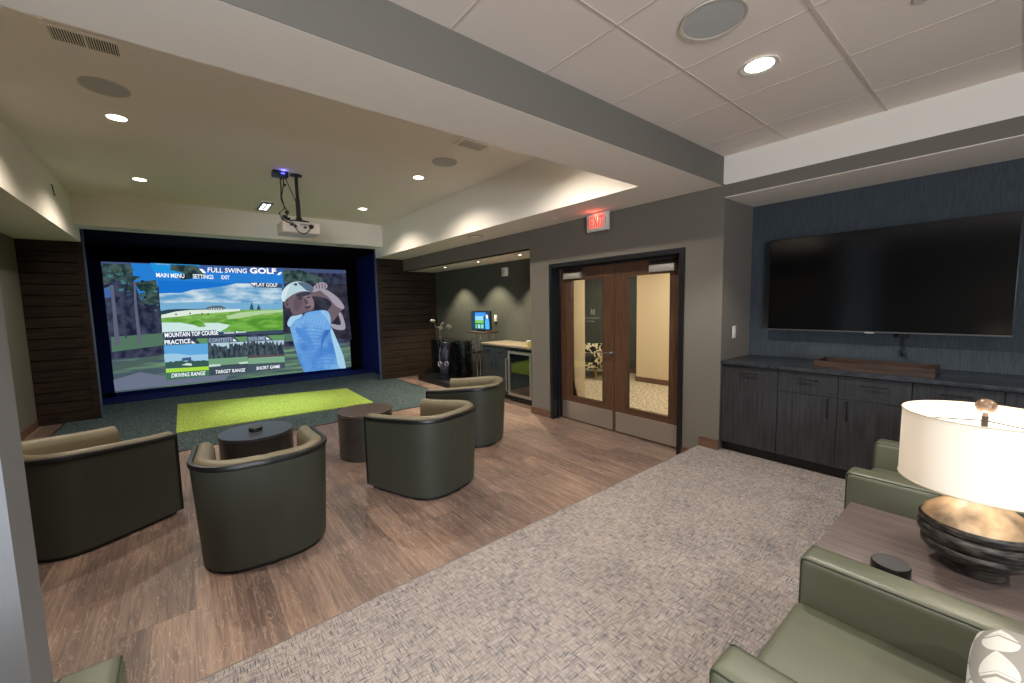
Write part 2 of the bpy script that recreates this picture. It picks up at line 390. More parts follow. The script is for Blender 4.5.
# door wall, header over the alcove, end wall
m = MB()
m.box(XR, XR + .2, 1.9, 2.14, 0, 2.7); m.box(XR, XR + .2, 4.09, 4.5, 0, 2.7); m.box(XR, XR + .2, 2.14, 4.09, 2.167, 2.7)
m.box(XR + .2, 4.85, 4.38, 4.5, 0, 2.7)
m.box(XR, XR + .12, 4.5, 8.85, 2.43, 2.7)
m.box(XR, 4.8, 1.765, 1.9, 0, 2.7)
struct('wall_right', m, WALL)
SB('wall_niche', NAVYWALL, (4.64, 4.74, -3.6, 1.765, 0, 2.7))
SB('wall_niche_end', WALL, (XR, 4.64, -3.6, -2.2, 0, 2.7))
SB('wall_niche_header', WALL, (XR, 4.74, -3.6, 1.765, 2.58, 2.69))
SB('ceiling_niche', WHITE, (XR + .002, 4.639, -2.2, 1.764, 2.574, 2.58))
SB('wall_alcove', DARKWALL, (4.8, 4.9, 4.5, 8.95, 0, 2.7))
SB('ceiling_alcove', WHITE, (XR + .002, 4.8, 4.5, 8.85, 2.43, 2.44))
# fascia above header in the near room, beam, soffits, tray
SB('wall_fascia', WHITE, (XR, XR + .1, -3.6, YB, 2.69, 3.0))
SB('ceiling_beam', WHITE, (-3.2, XR + .1, YB + .004, 2.26, 2.69, 3.5))
SB('ceiling_beam_face', WALL, (-3.2, XR - .001, YB, YB + .004, 2.6905, 3.0))
SB('ceiling_soffit_right', WHITE, (3.36, XR + .1, 2.26, 8.85, 2.69, 3.5))
SB('ceiling_soffit_left', WHITE, (-1.9, -1.1, 2.26, 8.85, 2.69, 3.5))
SB('ceiling_header_far', WHITE, (-1.1, 3.36, 8.43, 8.85, 2.885, 3.5))
SB('ceiling', WHITE, (-1.1, 3.36, 2.26, 8.43, 3.32, 3.42))
GRIDM = plain('ceiling_grid_paint', (205, 192, 182), .7, spec=.2)
# lay-in ceiling with its grid
m = MB(); m.box(-3.2, XR, -3.6, YB, 2.945, 3.0, TILE)
for k in range(-7, 6):
    x = 2.33 + .6175 * k
    if x < XR - .05: m.box(x - .0045, x + .0045, -3.6, YB, 2.942, 2.946, GRIDM)
for k in range(-8, 1):
    y = 1.277 + .612 * k
    w = .009 if k == -1 else .0045
    m.box(-3.2, XR, y - w, y + w, 2.9415, 2.946, GRIDM)
struct('ceiling_tiles', m)
SB('wall_ceiling_return', WALL, (-3.2, XR, -3.6, -3.55, 2.3, 3.0))
# baseboards
SB('baseboard_right', BASEB, (XR - .015, XR, 4.09, 4.5, 0, .105), (XR - .015, XR, YP + .008, 2.14, 0, .105), (XR - .015, XR, 1.765, YP - .001, PZ, PZ + .095), (XR - .015, XR, 4.5, 4.515, 0, .105))
SB('baseboard_left', BASEB, (-1.75, -1.735, 2.26, 8.78, 0, .1))
# slatted plank walls either side of the bay
m = MB()
for (xa, xb) in ((-1.75, -1.165), (3.445, 4.8)):
    m.box(xa, xb, 8.87, 8.97, 0, 2.69, BLACKCLOTH)
    k = 0; z = .004
    while z < 2.66:
        m.box(xa, xb, 8.845, 8.872, z, min(z + .148, 2.688), PLANK, bev=.003, seg=1); z += .1585
for (xa, xb) in ((-1.165, -1.09), (3.37, 3.445)):
    m.box(xa, xb, 8.84, 8.97, 0, 2.885 if xa < 0 else 2.885, PLANK)
struct('wall_far', m)
# golf simulator bay lined with dark cloth
m = MB()
m.box(-1.35, -1.3, 8.97, 11.05, 0, 2.95, NAVY); m.box(3.62, 3.67, 8.97, 11.05, 0, 2.95, NAVY)
m.box(-1.35, 3.67, 11.0, 11.05, 0, 2.95, NAVY)
m.box(-1.35, 3.67, 8.86, 11.05, 2.89, 2.95, BLACKCLOTH)
struct('wall_bay', m)

SB('trim_3', plain('screen_lit_edge', (80, 92, 124), .5, metal=.3), (-1.09, -1.074, 8.85, 8.93, .006, 2.885), (3.354, 3.37, 8.85, 8.93, .006, 2.885))  # bluish strips paint the screen's light on the trim's inner edges

# corridor beyond the doors
SB('floor_corridor', CORRC, (4.19, 9.2, 1.95, 4.38, -.1, -.002), (4.85, 9.2, 1.2, 1.95, -.1, -.002), (5.0, 9.2, 4.38, 8.6, -.1, -.002))
SB('wall_corridor_near', CREAM, (4.19, 5.0, 4.34, 4.38, 0, 2.7), (4.9, 5.0, 4.38, 4.6, 0, 2.7))
SB('wall_corridor_cream', CREAM, (7.2, 7.4, 1.2, 4.87, 0, 2.7))
SB('wall_corridor_green', DARKWALL, (7.95, 8.05, 4.4, 8.6, 0, 2.7), (5.0, 8.05, 8.5, 8.6, 0, 2.7))
SB('wall_corridor_side', CREAM, (4.9, 5.0, 4.6, 8.6, 0, 2.7), (4.76, 7.4, 1.2, 1.3, 0, 2.7), (4.19, 4.85, 1.9, 1.95, 0, 2.7))
SB('ceiling_corridor', WHITE, (4.19, 8.05, 1.9, 4.38, 2.6, 2.7), (5.0, 8.05, 4.38, 8.6, 2.6, 2.7), (4.85, 8.05, 1.2, 1.9, 2.6, 2.7))
SB('baseboard_corridor', BASEB, (7.185, 7.2, 1.3, 4.88, 0, .1), (7.185, 7.4, 4.87, 4.885, 0, .1), (7.935, 7.95, 4.96, 8.5, 0, .1))
light('AREA', 'corridor_panel_light', (6.0, 3.2, 2.58), 52, (1, .92, .78), size=1.2)
light('AREA', 'corridor_panel_light', (6.4, 6.2, 2.58), 34, (1, .94, .82), size=.9)

# ------------------------------------------------------------------ double doors
m = MB()
m.box(XR - .02, XR + .2, 2.14, 2.19, 0, 2.167); m.box(XR - .02, XR + .2, 4.04, 4.09, 0, 2.167); m.box(XR - .02, XR + .2, 2.19, 4.04, 2.115, 2.167)
m.box(XR + .08, XR + .11, 2.19, 2.205, 0, 2.115); m.box(XR + .08, XR + .11, 4.025, 4.04, 0, 2.115); m.box(XR + .08, XR + .11, 2.19, 4.04, 2.095, 2.115)
struct('trim_door_frame', m, BLKMETAL)
XL = 4.135
def door_leaf(name, ya, yb, ga, gb, lever, label):
    d = tag(bpy.data.objects.new(name, None), label, 'door', 'double doors to the corridor', 'structure'); COL.objects.link(d); d.location = (XL, (ya + yb) / 2, 0)
    o = (ya + yb) / 2
    A, B, GA, GB = ya - o, yb - o, ga - o, gb - o
    f = MB(); f.box(0, .045, A, GA, .008, 2.112); f.box(0, .045, GB, B, .008, 2.112); f.box(0, .045, GA, GB, .008, .335); f.box(0, .045, GA, GB, 1.945, 2.112)
    f.build('door_panel', DOORW, d)
    g = MB()
    for (u, v, s, t) in ((GA, GB, .325, .345), (GA, GB, 1.935, 1.955), (GA, GA + .012, .335, 1.945), (GB - .012, GB, .335, 1.945)): g.box(-.005, .05, u, v, s, t)
    g.build('glazing_bead', DOORW, d)
    gl = MB().box(.02, .026, GA, GB, .335, 1.945).build('glass_pane', GLASS, d)
    k = MB().box(-.0025, 0, A + .02, B - .02, .02, .265, bev=.0008, seg=1).build('kick_plate', STEEL, d); k['label'] = 'brushed steel kick plate'
    return d, o, gl
dl, ol, pane_l = door_leaf('door_1', 3.118, 4.022, 3.285, 3.84, True, 'left wooden door leaf with glass pane carrying a small frosted emblem')
dr, orr, pane_r = door_leaf('door_2', 2.208, 3.112, 2.37, 2.935, False, 'right wooden door leaf, glass pane showing the cream corridor wall')
h = MB(); h.cyl((0, 3.165 - ol, 1.0), .032, -.012, 0, n=24, axis='x'); h.tube([(-.012, 3.165 - ol, 1.0), (-.055, 3.165 - ol, 1.0), (-.06, 3.19 - ol, 1.002), (-.058, 3.285 - ol, .998)], .0095)
h.build('door_handle', CHROME, dl)
h = MB(); h.cyl((0, 3.135 - ol, 1.005), .0, 0, 0) if False else h.box(-.004, 0, 3.118 - ol, 3.132 - ol, 2.0, 2.05); h.build('latch_guard', CHROME, dl)
for d, o, yc in ((dl, ol, 3.78), (dr, orr, 2.46)):
    c = MB(); c.box(-.055, -.001, yc - .15 - o, yc + .15 - o, 1.955, 2.035, ALU, bev=.004)
    c.build('closer_body', ALU, d)['label'] = 'silver door closer body'
    c = MB(); s_ = 1 if d is dl else 1
    c.tube([(-.03, yc - o, 2.036), (-.03, yc - o, 2.05)], .012, BLKMETAL); c.tube([(-.03, yc - o, 2.048), (-.075, yc - .14 - o, 2.05), (-.12 + .09, yc + .0 - .26 * (1 if d is dl else -1) * 0 - o, 2.07)], .008, BLKMETAL)
    c.tube([(-.03, yc + .14 - o, 2.06), (-.06, yc - .16 - o, 2.065)], .009, BLKMETAL)
    c.box(-.04, .0, yc - .16 - o, yc + .16 - o, 2.066, 2.082, BLKMETAL)
    c.build('closer_arm', BLKMETAL, d)
# frosted emblem and lettering on the left pane
e = MB(); FR = plain('frosted_white', (128, 130, 118), .8)
yc = 3.47 - ol
for sgn in (-1, 1):
    e.prism([(yc + sgn * .006, 1.475), (yc + sgn * .006, 1.53), (yc + sgn * .02, 1.55), (yc + sgn * .033, 1.53), (yc + sgn * .036, 1.475), (yc + sgn * .026, 1.475), (yc + sgn * .02, 1.53), (yc + sgn * .013, 1.475)], .017, .0195, FR, axis='x')
y = 3.37
while y < 3.60:
    w = random.uniform(.008, .02); e.box(.017, .0195, y - ol, y + w - ol, 1.425, 1.437, FR); y += w + .005
y = 3.44
while y < 3.56:
    w = random.uniform(.006, .015); e.box(.017, .0195, y - ol, y + w - ol, 1.385, 1.394, FR); y += w + .004
e.build('frosted_emblem', FR, pane_l)

# corridor armchair with graphic pattern
PAT = streak('black_cream_geometric_fabric', (16, 16, 14), (222, 210, 170), (1, 1, 1), 16, rough=.9, detail=1, lo=.5, hi=.52)
t = thing('armchair', (6.95, 5.98, 0), R(-75), 'black and cream patterned armchair with dark seat, seen through door glass', 'armchair')
MB().box(-.42, .42, -.38, .4, .22, .36, bev=.02).build('seat_base', PAT, t)
MB().box(-.42, .42, .3, .42, .3, .70, bev=.03).build('backrest', PAT, t)
for s_ in (-1, 1): MB().box(s_ * .42, s_ * .32, -.38, .38, .22, .6, bev=.02).build('armrest', PAT, t)
MB().box(-.31, .31, -.38, .3, .36, .48, bev=.03).build('seat_cushion', BLKPLAST, t)
for sx in (-1, 1):
    for sy in (-1, 1): MB().lathe([(0, 0), (.012, 0), (.02, .22), (0, .22)], (sx * .36, sy * .32, 0), 10).build('leg', plain('brass', (190, 150, 80), .3, metal=1), t)

# ------------------------------------------------------------------ exit sign
t = thing('exit_sign', (3.92, 3.172, 2.47), 0, 'lit red EXIT sign hanging under the soffit above the doors', 'sign')
MB().box(-.05, 0, -.157, .157, .0, .211, bev=.012).build('housing', WHTPLAST, t)
MB().box(-.045, -.01, -.06, .06, .208, .2195).build('canopy', BLKPLAST, t)
def text_mesh(s, align='FIT', shear=0, bold=0):
    cu = bpy.data.curves.new('lettering', 'FONT'); cu.body = s; cu.shear = shear; cu.offset = bold; cu.resolution_u = 3
    o = bpy.data.objects.new('lettering', cu); COL.objects.link(o)
    dg = bpy.context.evaluated_depsgraph_get(); me = bpy.data.meshes.new_from_object(o.evaluated_get(dg))
    bpy.data.objects.remove(o); bpy.data.curves.remove(cu)
    return me
def add_text(mb, s, fn, mat, shear=0, bold=0, thick=0):
    """fn(u,v) with u,v in 0..1 over the text's own box -> 3D point"""
    me = text_mesh(s, shear=shear, bold=bold)
    xs = [v.co.x for v in me.vertices]; ys = [v.co.y for v in me.vertices]
    x0, x1, y0, y1 = min(xs), max(xs), min(ys), max(ys)
    vs = [mb.bm.verts.new(fn((v.co.x - x0) / (x1 - x0), (v.co.y - y0) / (y1 - y0))) for v in me.vertices]
    for p in me.polygons:
        try: f = mb.bm.faces.new([vs[i] for i in p.vertices]); f.material_index = mb.mi(mat)
        except ValueError: pass
    bpy.data.meshes.remove(me)
REDL = emis((255, 74, 58), 1.6, 'exit_red')
def letter(strokes, y0, y1):   # strokes in a unit cell, u runs away from the viewer's left
    m = MB(); z0, z1 = .040, .172
    for st in strokes: m.prism([(y0 + (y1 - y0) * u, z0 + (z1 - z0) * v) for u, v in st], -.0535, -.0505, REDL, axis='x')
    m.build('letter', REDL, t)
q = .30
letter([[(0, 0), (q, 0), (q, 1), (0, 1)], [(q, 0), (1, 0), (1, .17), (q, .17)], [(q, .42), (.85, .42), (.85, .58), (q, .58)], [(q, .83), (1, .83), (1, 1), (q, 1)]], .104, .052)
letter([[(0, 0), (.34, 0), (.5, .33), (.5, .5), (.5, .67), (.34, 1), (0, 1), (.30, .5)], [(1, 0), (.66, 0), (.5, .33), (.5, .67), (.66, 1), (1, 1), (.70, .5)]], .044, -.016)
letter([[(0, 0), (1, 0), (1, 1), (0, 1)]], -.026, -.042)
letter([[(.34, 0), (.66, 0), (.66, .83), (.34, .83)], [(0, .83), (1, .83), (1, 1), (0, 1)]], -.050, -.106)
RD = emis((190, 60, 50), .6, 'exit_red_dim')
for s_ in (-1, 1):
    e = MB(); y0 = -.002 + s_ * .128
    e.prism([(y0 - s_ * .012, .15), (y0 + s_ * .012, .112), (y0 - s_ * .012, .075), (y0 - s_ * .004, .075), (y0 + s_ * .018, .112), (y0 - s_ * .004, .15)], -.0512, -.0505, RD, axis='x'); e.build('arrow', RD, t)
light('POINT', 'sign_glow', (-.075, 0, .15), .55, (1, .10, .07), t, size=.002)

# ------------------------------------------------------------------ ceiling fixtures
WARM = (1, .89, .74)
def downlight(name, r, watts, spot, blend, label, group, loc, col=WARM, soft=.04):
    t = thing(name, loc, 0, label, 'ceiling light', group)
    MB().lathe([(r * .8, 0.001), (r, -.001), (r * 1.12, -.004), (r * 1.15, 0.001)], n=36).build('trim_ring', WHTPLAST, t)
    MB().lathe([(0, -.001), (r * .84, -.001)], n=36).build('lens', LENS, t)
    light('SPOT', 'bulb', (0, 0, -.012), watts, col, t, size=soft, spot=spot, blend=blend)
    return t
TR = 3.3185
trayl = [(-.32, 5.03, 'recessed downlight in tray ceiling, nearest the left speaker'), (-.30, 7.16, 'recessed downlight in tray ceiling, left one nearer the screen'),
         (2.55, 5.06, 'recessed downlight in tray ceiling, nearest the right speaker'), (2.55, 7.19, 'recessed downlight in tray ceiling, right one nearer the screen'),
         (-.32, 2.93, 'recessed downlight hidden behind the beam, left'), (2.55, 2.93, 'recessed downlight hidden behind the beam, right')]
d0 = None
for x, y, lb in trayl:
    if d0 is None: d0 = downlight('ceiling_downlight', .078, 125, 146, .7, lb, 'tray ceiling downlights', (x, y, TR))
    else: copy_thing(d0, (x, y, TR), 0, lb)
d1 = downlight('tile_downlight', .085, 118, 118, .3, 'bright recessed downlight in the tile ceiling beside the round speaker', 'tile ceiling downlights', (2.625, .99, 2.9385), (1, .93, .84))
for x, y, lb in ((.2, .37, 'tile ceiling downlight nearest the left pillar'), (2.625, -1.5, 'tile ceiling downlight above the far armchair'), (.2, -1.6, 'tile ceiling downlight at the back of the lounge'), (-1.9, .0, 'tile ceiling downlight left of the lounge')):
    copy_thing(d1, (x, y, 2.9385), 0, lb)
a0 = None
for y, lb in ((5.14, 'small spotlight in alcove soffit, nearest the doors'), (6.35, 'small spotlight in alcove soffit, middle of three'), (7.57, 'small spotlight in alcove soffit, farthest from the doors')):
    if a0 is None: a0 = downlight('alcove_spotlight', .032, 135, 98, .5, lb, 'alcove spotlights', (4.34, y, 2.4285), (1, .84, .6), soft=.02)
    else: copy_thing(a0, (4.34, y, 2.4285), 0, lb)
def speaker(loc, r, label, group):
    t = thing('ceiling_speaker', loc, 0, label, 'speaker', group)
    MB().lathe([(r * .9, -.001), (r * .93, -.005), (r, -.006), (r, .002)], n=48).build('rim', plain('speaker_rim', (196, 188, 178), .6), t)
    MB().lathe([(0, -.0035), (r * .9, -.003), (r * .92, 0)], n=48).build('grille', GREYP2, t)
    return t
s0 = speaker((2.035, .975, 2.9385), .145, 'large round grey speaker grille in the tile ceiling', 'round ceiling speakers')
copy_thing(s0, (-.33, 4.41, TR), 0, 'round speaker grille in tray ceiling beside the left air vent')
copy_thing(s0, (2.54, 4.35, TR), 0, 'round speaker grille in tray ceiling near the right air vent')
def vent(loc, label):
    t = thing('air_vent', loc, 0, label, 'vent', 'white ceiling air vents')
    m = MB(); m.box(-.175, .175, -.105, -.082, -.01, 0); m.box(-.175, .175, .082, .105, -.01, 0); m.box(-.175, -.15, -.082, .082, -.01, 0); m.box(.15, .175, -.082, .082, -.01, 0); m.box(-.006, .006, -.082, .082, -.01, 0)
    m.build('frame', VENTL, t)
    MB().box(-.15, .15, -.082, .082, -.002, 0).build('duct_backing', VENTD, t)
    m = MB()
    for s_ in (-1, 1):
        for k in range(12):
            x = s_ * (.014 + k * .0118); m.box(x - .0022, x + .0022, -.08, .08, -.009, -.002)
    m.build('louvres', VENTL, t)
    return t
v0 = vent((-.345, 3.745, TR), 'rectangular louvred air vent in tray ceiling, upper left of photo')
copy_thing(v0, (2.515, 3.72, TR), 0, 'rectangular louvred air vent in tray ceiling near the exit sign')
# small round plates
def disc(name, loc, r, label, cat, mat=WHTPLAST, h=.006, group=None):
    t = thing(name, loc, 0, label, cat, group)
    MB().lathe([(0, -h), (r * .8, -h), (r, 0)], n=32).build('cover_plate', mat, t)
    return t
disc('sprinkler_cover', (2.65, .34, 2.9452), .042, 'round sprinkler cover plate in tile ceiling, top right', 'sprinkler cover', GREYP)
disc('sprinkler_cover', (3.74, 3.72, 2.6905), .042, 'small round sprinkler plate in soffit left of exit sign', 'sprinkler cover', VENTL)
disc('sprinkler_cover', (-1.36, 6.62, 2.6905), .042, 'small round sprinkler plate under the left soffit', 'sprinkler cover', VENTL)
t = disc('ceiling_sensor', (3.62, 5.34, 2.6895), .105, 'round soffit diffuser with dark slot above the alcove', 'ceiling diffuser', VENTL, .02)
MB().lathe([(.112, -.001), (.112, -.008), (.1, -.008)], n=32).build('dark_slot', BLKPLAST, t)
m = MB()
for x in (-.42, 2.6):
    t = thing('header_slot_vent', (x, 8.62, 2.885), 0, 'thin dark slot in header strip above %s end of the screen' % ('left' if x < 0 else 'right'), 'slot vent', 'slots over the screen')
    MB().box(-.14, .14, -.03, .03, -.004, 0, bev=.001, seg=1).build('slot_frame', VENTL, t); MB().box(-.11, .05, -.014, .014, -.006, -.004).build('slot_opening', VENTD, t)
t = thing('wall_plate', (3.36, 4.34, 3.11), 0, 'small round cable plate on the right tray face', 'wall plate'); MB().cyl((0, 0, 0), .04, -.006, 0, n=24, axis='x').build('plate', VENTL, t)
t = thing('cable_stub', (-1.1, 7.25, 3.09), 0, 'short dark cable poking from the left tray face', 'cable')
MB().tube([(0, 0, .06), (.015, 0, .05), (.018, .004, 0), (.02, .012, -.05), (.028, .03, -.06)], .006, BLKPLAST).build('cable', BLKPLAST, t)
# bay flood / sensor panel recessed in the tray ceiling
t = thing('tracking_sensor', (1.17, 7.82, TR), R(0), 'black framed ceiling sensor panel with bright lamps beside the projector', 'sensor')
MB().box(-.1, .1, -.36, .36, -.02, 0, WHTPLAST, bev=.004).build('frame', WHTPLAST, t)
MB().box(-.08, .08, -.33, .33, -.026, -.019).build('face', BLKPLAST, t)
m = MB(); E_ = emis((225, 240, 245), 3, 'sensor_lamp')
for x in (-.03, .035):
    for y in (-.18, 0, .16): MB().box(x - .022, x + .022, y - .055, y + .055, -.029, -.025).build('lamp', E_, t)
light('SPOT', 'sensor_flood', (0, 0, -.06), 260, (.93, 1, .94), t, size=.08, spot=42, blend=1)

# ------------------------------------------------------------------ projector
t = thing('ceiling_projector', (1.25, 5.86, 3.32), 0, 'white ceiling projector hanging on a black pole in front of screen', 'projector')
p = MB(); p.lathe([(0, 0), (.07, 0), (.07, -.012), (.03, -.02), (0, -.02)], n=28); p.build('ceiling_plate', BLKPLAST, t)
p = MB(); p.tube([(0, 0, -.01), (0, 0, -.55)], .02, n=16); p.tube([(0, 0, -.3), (0, 0, -.56)], .026, n=16); p.build('pole', BLKPLAST, t)
p = MB(); p.box(-.1, .1, -.09, .09, -.6, -.575, bev=.004); p.box(-.03, .03, -.03, .03, -.58, -.53); p.tube([(-.09, -.07, -.6), (-.16, -.1, -.57), (-.19, -.1, -.55)], .008); p.tube([(.09, -.07, -.58), (0, 0, -.555)], .008); p.build('mount_bracket', BLKPLAST, t)
p = MB(); p.box(-.222, .208, -.17, .2, -.748, -.605, bev=.018, seg=3); bd = p.build('projector_body', plain('projector_shell', (206, 196, 184), .4), t)
p = MB()
for k in range(9): p.box(-.02 + k * .018, -.012 + k * .018, -.1725, -.169, -.655, -.63)
p.build('rear_vent', BLKPLAST, bd)
for (x, z) in ((-.12, -.655), (-.08, -.67), (.03, -.675)): MB().box(x - .018, x + .018, -.178, -.168, z - .012, z + .012).build('port', BLKPLAST, bd)
MB().cyl((.1, -.178, -.66), .028, 0, .01, n=20, axis='y').build('power_plug', BLKPLAST, bd)
p = MB(); p.cyl((0, .2, -.68), .05, 0, .03, n=28, axis='y'); p.build('lens_barrel', BLKPLAST, bd)
p = MB()
def sag(a, b, d, n=10): 
    a, b = Vector(a), Vector(b); return [a.lerp(b, i / n) + Vector((0, 0, -d * 4 * (i / n) * (1 - i / n))) for i in range(n + 1)]
p.tube([(-.19, -.05, -.075), (-.19, -.06, -.2), (-.2, -.08, -.34), (-.17, -.1, -.45), (-.24, -.12, -.52), (-.22, -.16, -.6), (-.12, -.19, -.65)], .007)
p.tube([(-.15, -.05, -.075), (-.16, -.06, -.16), (-.19, -.06, -.3), (-.18, -.1, -.42), (-.14, -.12, -.5), (-.17, -.16, -.58), (-.08, -.19, -.66)], .006)
p.tube([(-.13, -.05, -.075), (-.08, -.04, -.2), (-.03, -.03, -.33), (-.01, -.03, -.36)], .005)
p.tube(sag((-.1, -.185, -.66), (.1, -.19, -.66), .1), .006)
for (x, z, r) in ((-.19, -.1, .012), (-.155, -.17, .013), (-.15, -.5, .02), (-.18, -.56, .024), (-.14, -.58, .02)): p.box(x - r, x + r, -.12, -.08, z - r, z + r, bev=.004)
p.build('cables', BLKPLAST, t)
t = thing('signal_receiver', (1.06, 5.81, 3.32), 0, 'small black box with blue lights on ceiling beside projector pole', 'receiver')
MB().box(-.085, .085, -.06, .06, -.07, 0, bev=.008).build('case', plain('blue_black_plastic', (18, 26, 44), .4), t)
p = MB()
for x in (.01, .035): p.box(x - .007, x + .007, -.063, -.059, -.042, -.03)
p.build('indicator_lights', emis((60, 70, 255), 6, 'blue_led'), t)
light('POINT', 'blue_led_glow', (.03, -.075, -.02), .2, (.15, .15, 1), t, size=.01)

# ------------------------------------------------------------------ projection screen
YS = 10.85
def SP(px, py, lay=0):
    d = ROWS[0] * ((px - 512) / F) + ROWS[1] * ((py - 341.5) / F) + ROWS[2]
    k = YS / d.y
    return Vector((d.x * k, YS - lay * .002, CAMZ + d.z * k))
XA, XB, ZA, ZB = -1.118, 3.33, .09, 2.588
scr = thing('projection_screen', (0, 0, 0), 0, 'wide golf simulator screen showing a golf course menu and swinging golfer', 'screen')
MB().box(XA, XB, YS, YS + .02, ZA, ZB).build('screen_cloth', plain('screen_cloth', (150, 150, 155), .9), scr)
MB().box(XA - .17, XA, YS + .01, YS + .08, 0, 2.85).build('side_padding', NAVY, scr); MB().box(XB, XB + .27, YS + .01, YS + .08, 0, 2.85).build('side_padding', BLACKCLOTH, scr)
MB().box(XA - .17, XB + .27, YS + .01, YS + .08, ZB, 2.89).build('top_padding', BLACKCLOTH, scr); MB().box(XA - .17, XB + .27, 10.05, YS - .06, .006, .02).build('blue_shade_strip', NAVY, scr); MB().box(XA - .17, XB + .27, YS + .01, YS + .05, 0, ZA).build('lower_padding', NAVY, scr)  # thin navy strip on the turf paints the blue shade before the screen
SS = .74
def smooth(pts, it=2):
    for _ in range(it):
        q = []
        for i in range(len(pts)):
            (x0, y0), (x1, y1) = pts[i], pts[(i + 1) % len(pts)]
            q += [(x0 * .75 + x1 * .25, y0 * .75 + y1 * .25), (x0 * .25 + x1 * .75, y0 * .25 + y1 * .75)]
        pts = q
    return pts
def poly(mb, pts, mat, lay=1, sm=0):
    if sm: pts = smooth(pts, sm)
    mb.face([SP(x, y, lay) for x, y in pts], mat)
def emat(c, s=SS): return emis(c, s)
def en(name, a, b, sc, ns, lo=.4, hi=.6, det=5, extra=None): return streak(name, a, b, sc, ns, emit=SS, lo=lo, hi=hi, detail=det, extra=extra)
# backdrop: woods, lawn
b = MB()
SKY = emat((38, 128, 214)); WOODS = en('screen_woods', (30, 34, 58), (74, 80, 102), (1, 1, .8), 7, .38, .72)
LEAF = en('screen_leaves', (26, 48, 54), (74, 96, 92), (1, 1, 1), 8, .4, .62)
GRASS = en('screen_shaded_grass', (72, 88, 98), (108, 146, 112), (.35, 1, 3.5), 3, .42, .62)
b.face([(XA, YS - .001, ZA), (XB, YS - .001, ZA), (XB, YS - .001, ZB), (XA, YS - .001, ZB)], WOODS)
def quad(x0, z0, x1, z1, mat, lay): b.face([(x0, YS - lay * .002, z0), (x1, YS - lay * .002, z0), (x1, YS - lay * .002, z1), (x0, YS - lay * .002, z1)], mat)
quad(XA, ZA, XB, .74, GRASS, 1)
poly(b, [(111, 337), (165, 333), (165, 345), (112, 352)], emat((84, 118, 96)), 2)
poly(b, [(112.5, 365), (165, 354), (166, 357), (140, 365), (113, 372)], emat((76, 96, 92)), 2)
poly(b, [(113.5, 380), (140, 372), (175, 378), (230, 374), (225, 379.5), (115, 391)], emat((108, 116, 138)), 2)
quad(XA, 2.50, XB, ZB, emat((70, 84, 122)), 1)
poly(b, [(131, 263.2), (282, 268.5), (284, 288), (152, 286), (141, 300), (134, 282)], SKY, 2)
poly(b, [(104, 288), (112, 286), (113, 297), (105, 298)], emat((70, 104, 170)), 2)
poly(b, [(150, 262.9), (200, 265), (180, 276), (154, 272)], emat((30, 150, 226)), 3)
for pts in ([(102.3, 263.5), (128, 264.5), (134, 270), (129, 275), (141, 277), (130, 283), (120, 280), (104, 285)], [(134, 282), (156, 280), (158, 290), (152, 300), (143, 297), (150, 293), (138, 289)],
            [(171, 264.5), (196, 265.5), (204, 271), (205, 277), (182, 280), (176, 276), (184, 273), (170, 270)], [(282, 271), (300, 270), (318, 277), (316, 283), (284, 283)], [(157, 287), (160, 304), (151, 305), (139, 302), (146, 295)]):
    poly(b, pts, LEAF, 4)
rnd = random.Random(3)
for k in range(130):
    cx, cy = rnd.choice([(118, 272), (118, 290), (146, 290), (188, 271), (298, 276), (150, 300), (112, 278)]); x = cx + rnd.gauss(0, 8); y = cy + rnd.gauss(0, 5.5)
    if x < 108 or x > 316 or y < 268 + (x - 102) * .035: continue
    r = rnd.uniform(.8, 2.4); n = 7
    poly(b, [(x + r * 1.4 * cos(2 * pi * i / n) * rnd.uniform(.6, 1.2), y + r * .8 * sin(2 * pi * i / n) * rnd.uniform(.6, 1.2)) for i in range(n)], emat(rnd.choice([(40, 66, 60), (62, 92, 84), (28, 44, 62), (70, 124, 130), (52, 74, 96)])), 5)
TRK = emat((96, 100, 122))
poly(b, [(110, 285), (113.5, 285), (120, 345), (115, 346.5), (112.5, 310)], TRK, 6); poly(b, [(133.5, 282), (135.5, 282), (137, 305), (142, 342.5), (138, 343), (134.5, 308)], TRK, 6)
poly(b, [(120, 300), (121.5, 300), (127, 338), (125, 338)], emat((60, 70, 88)), 6)
for (x, y, w) in ((328, 362, 16), (320, 344, 18), (336, 330, 8)): poly(b, [(x - w, y), (x + w, y - 1.8), (x + w, y + .5), (x - w, y + 2.4)], emat((86, 118, 100)), 3)
poly(b, [(283, 334), (300, 333), (300, 340), (284, 342)], emat((84, 120, 100)), 2); poly(b, [(284, 350), (294, 348.5), (295, 351), (284, 352.5)], emat((110, 150, 110)), 3)
b.build('backdrop_picture', None, scr, recalc=False)
# main course picture
b = MB()
CL = en('screen_cloud', (96, 160, 206), (214, 232, 240), (.5, 1, 1.6), 4.2, .38, .64)
poly(b, [(158.2, 280.3), (281.5, 284.5), (283, 331), (162.5, 334)], emat((24, 116, 210)), 7)
poly(b, [(159.3, 293.5), (172, 293), (181, 293), (192, 290), (205, 288.5), (222, 286.5), (236, 283.5), (250, 283.6), (262, 287), (282, 288), (282.6, 312), (160.8, 312)], CL, 8)
poly(b, [(160.5, 303), (200, 302), (240, 303), (282.3, 304.5), (282.6, 312.5), (161, 312.5)], emat((120, 176, 214)), 9)
poly(b, [(160.5, 311), (168, 309.5), (178, 309), (195, 309), (208, 308.6), (207, 312), (161, 316)], emat((46, 70, 82)), 10)
poly(b, [(161.2, 314.5), (205, 310.5), (282.6, 309.2), (283, 331), (162.3, 333)], en('screen_hill', (104, 158, 66), (140, 190, 96), (1, 1, 3), 5, .4, .6), 11)
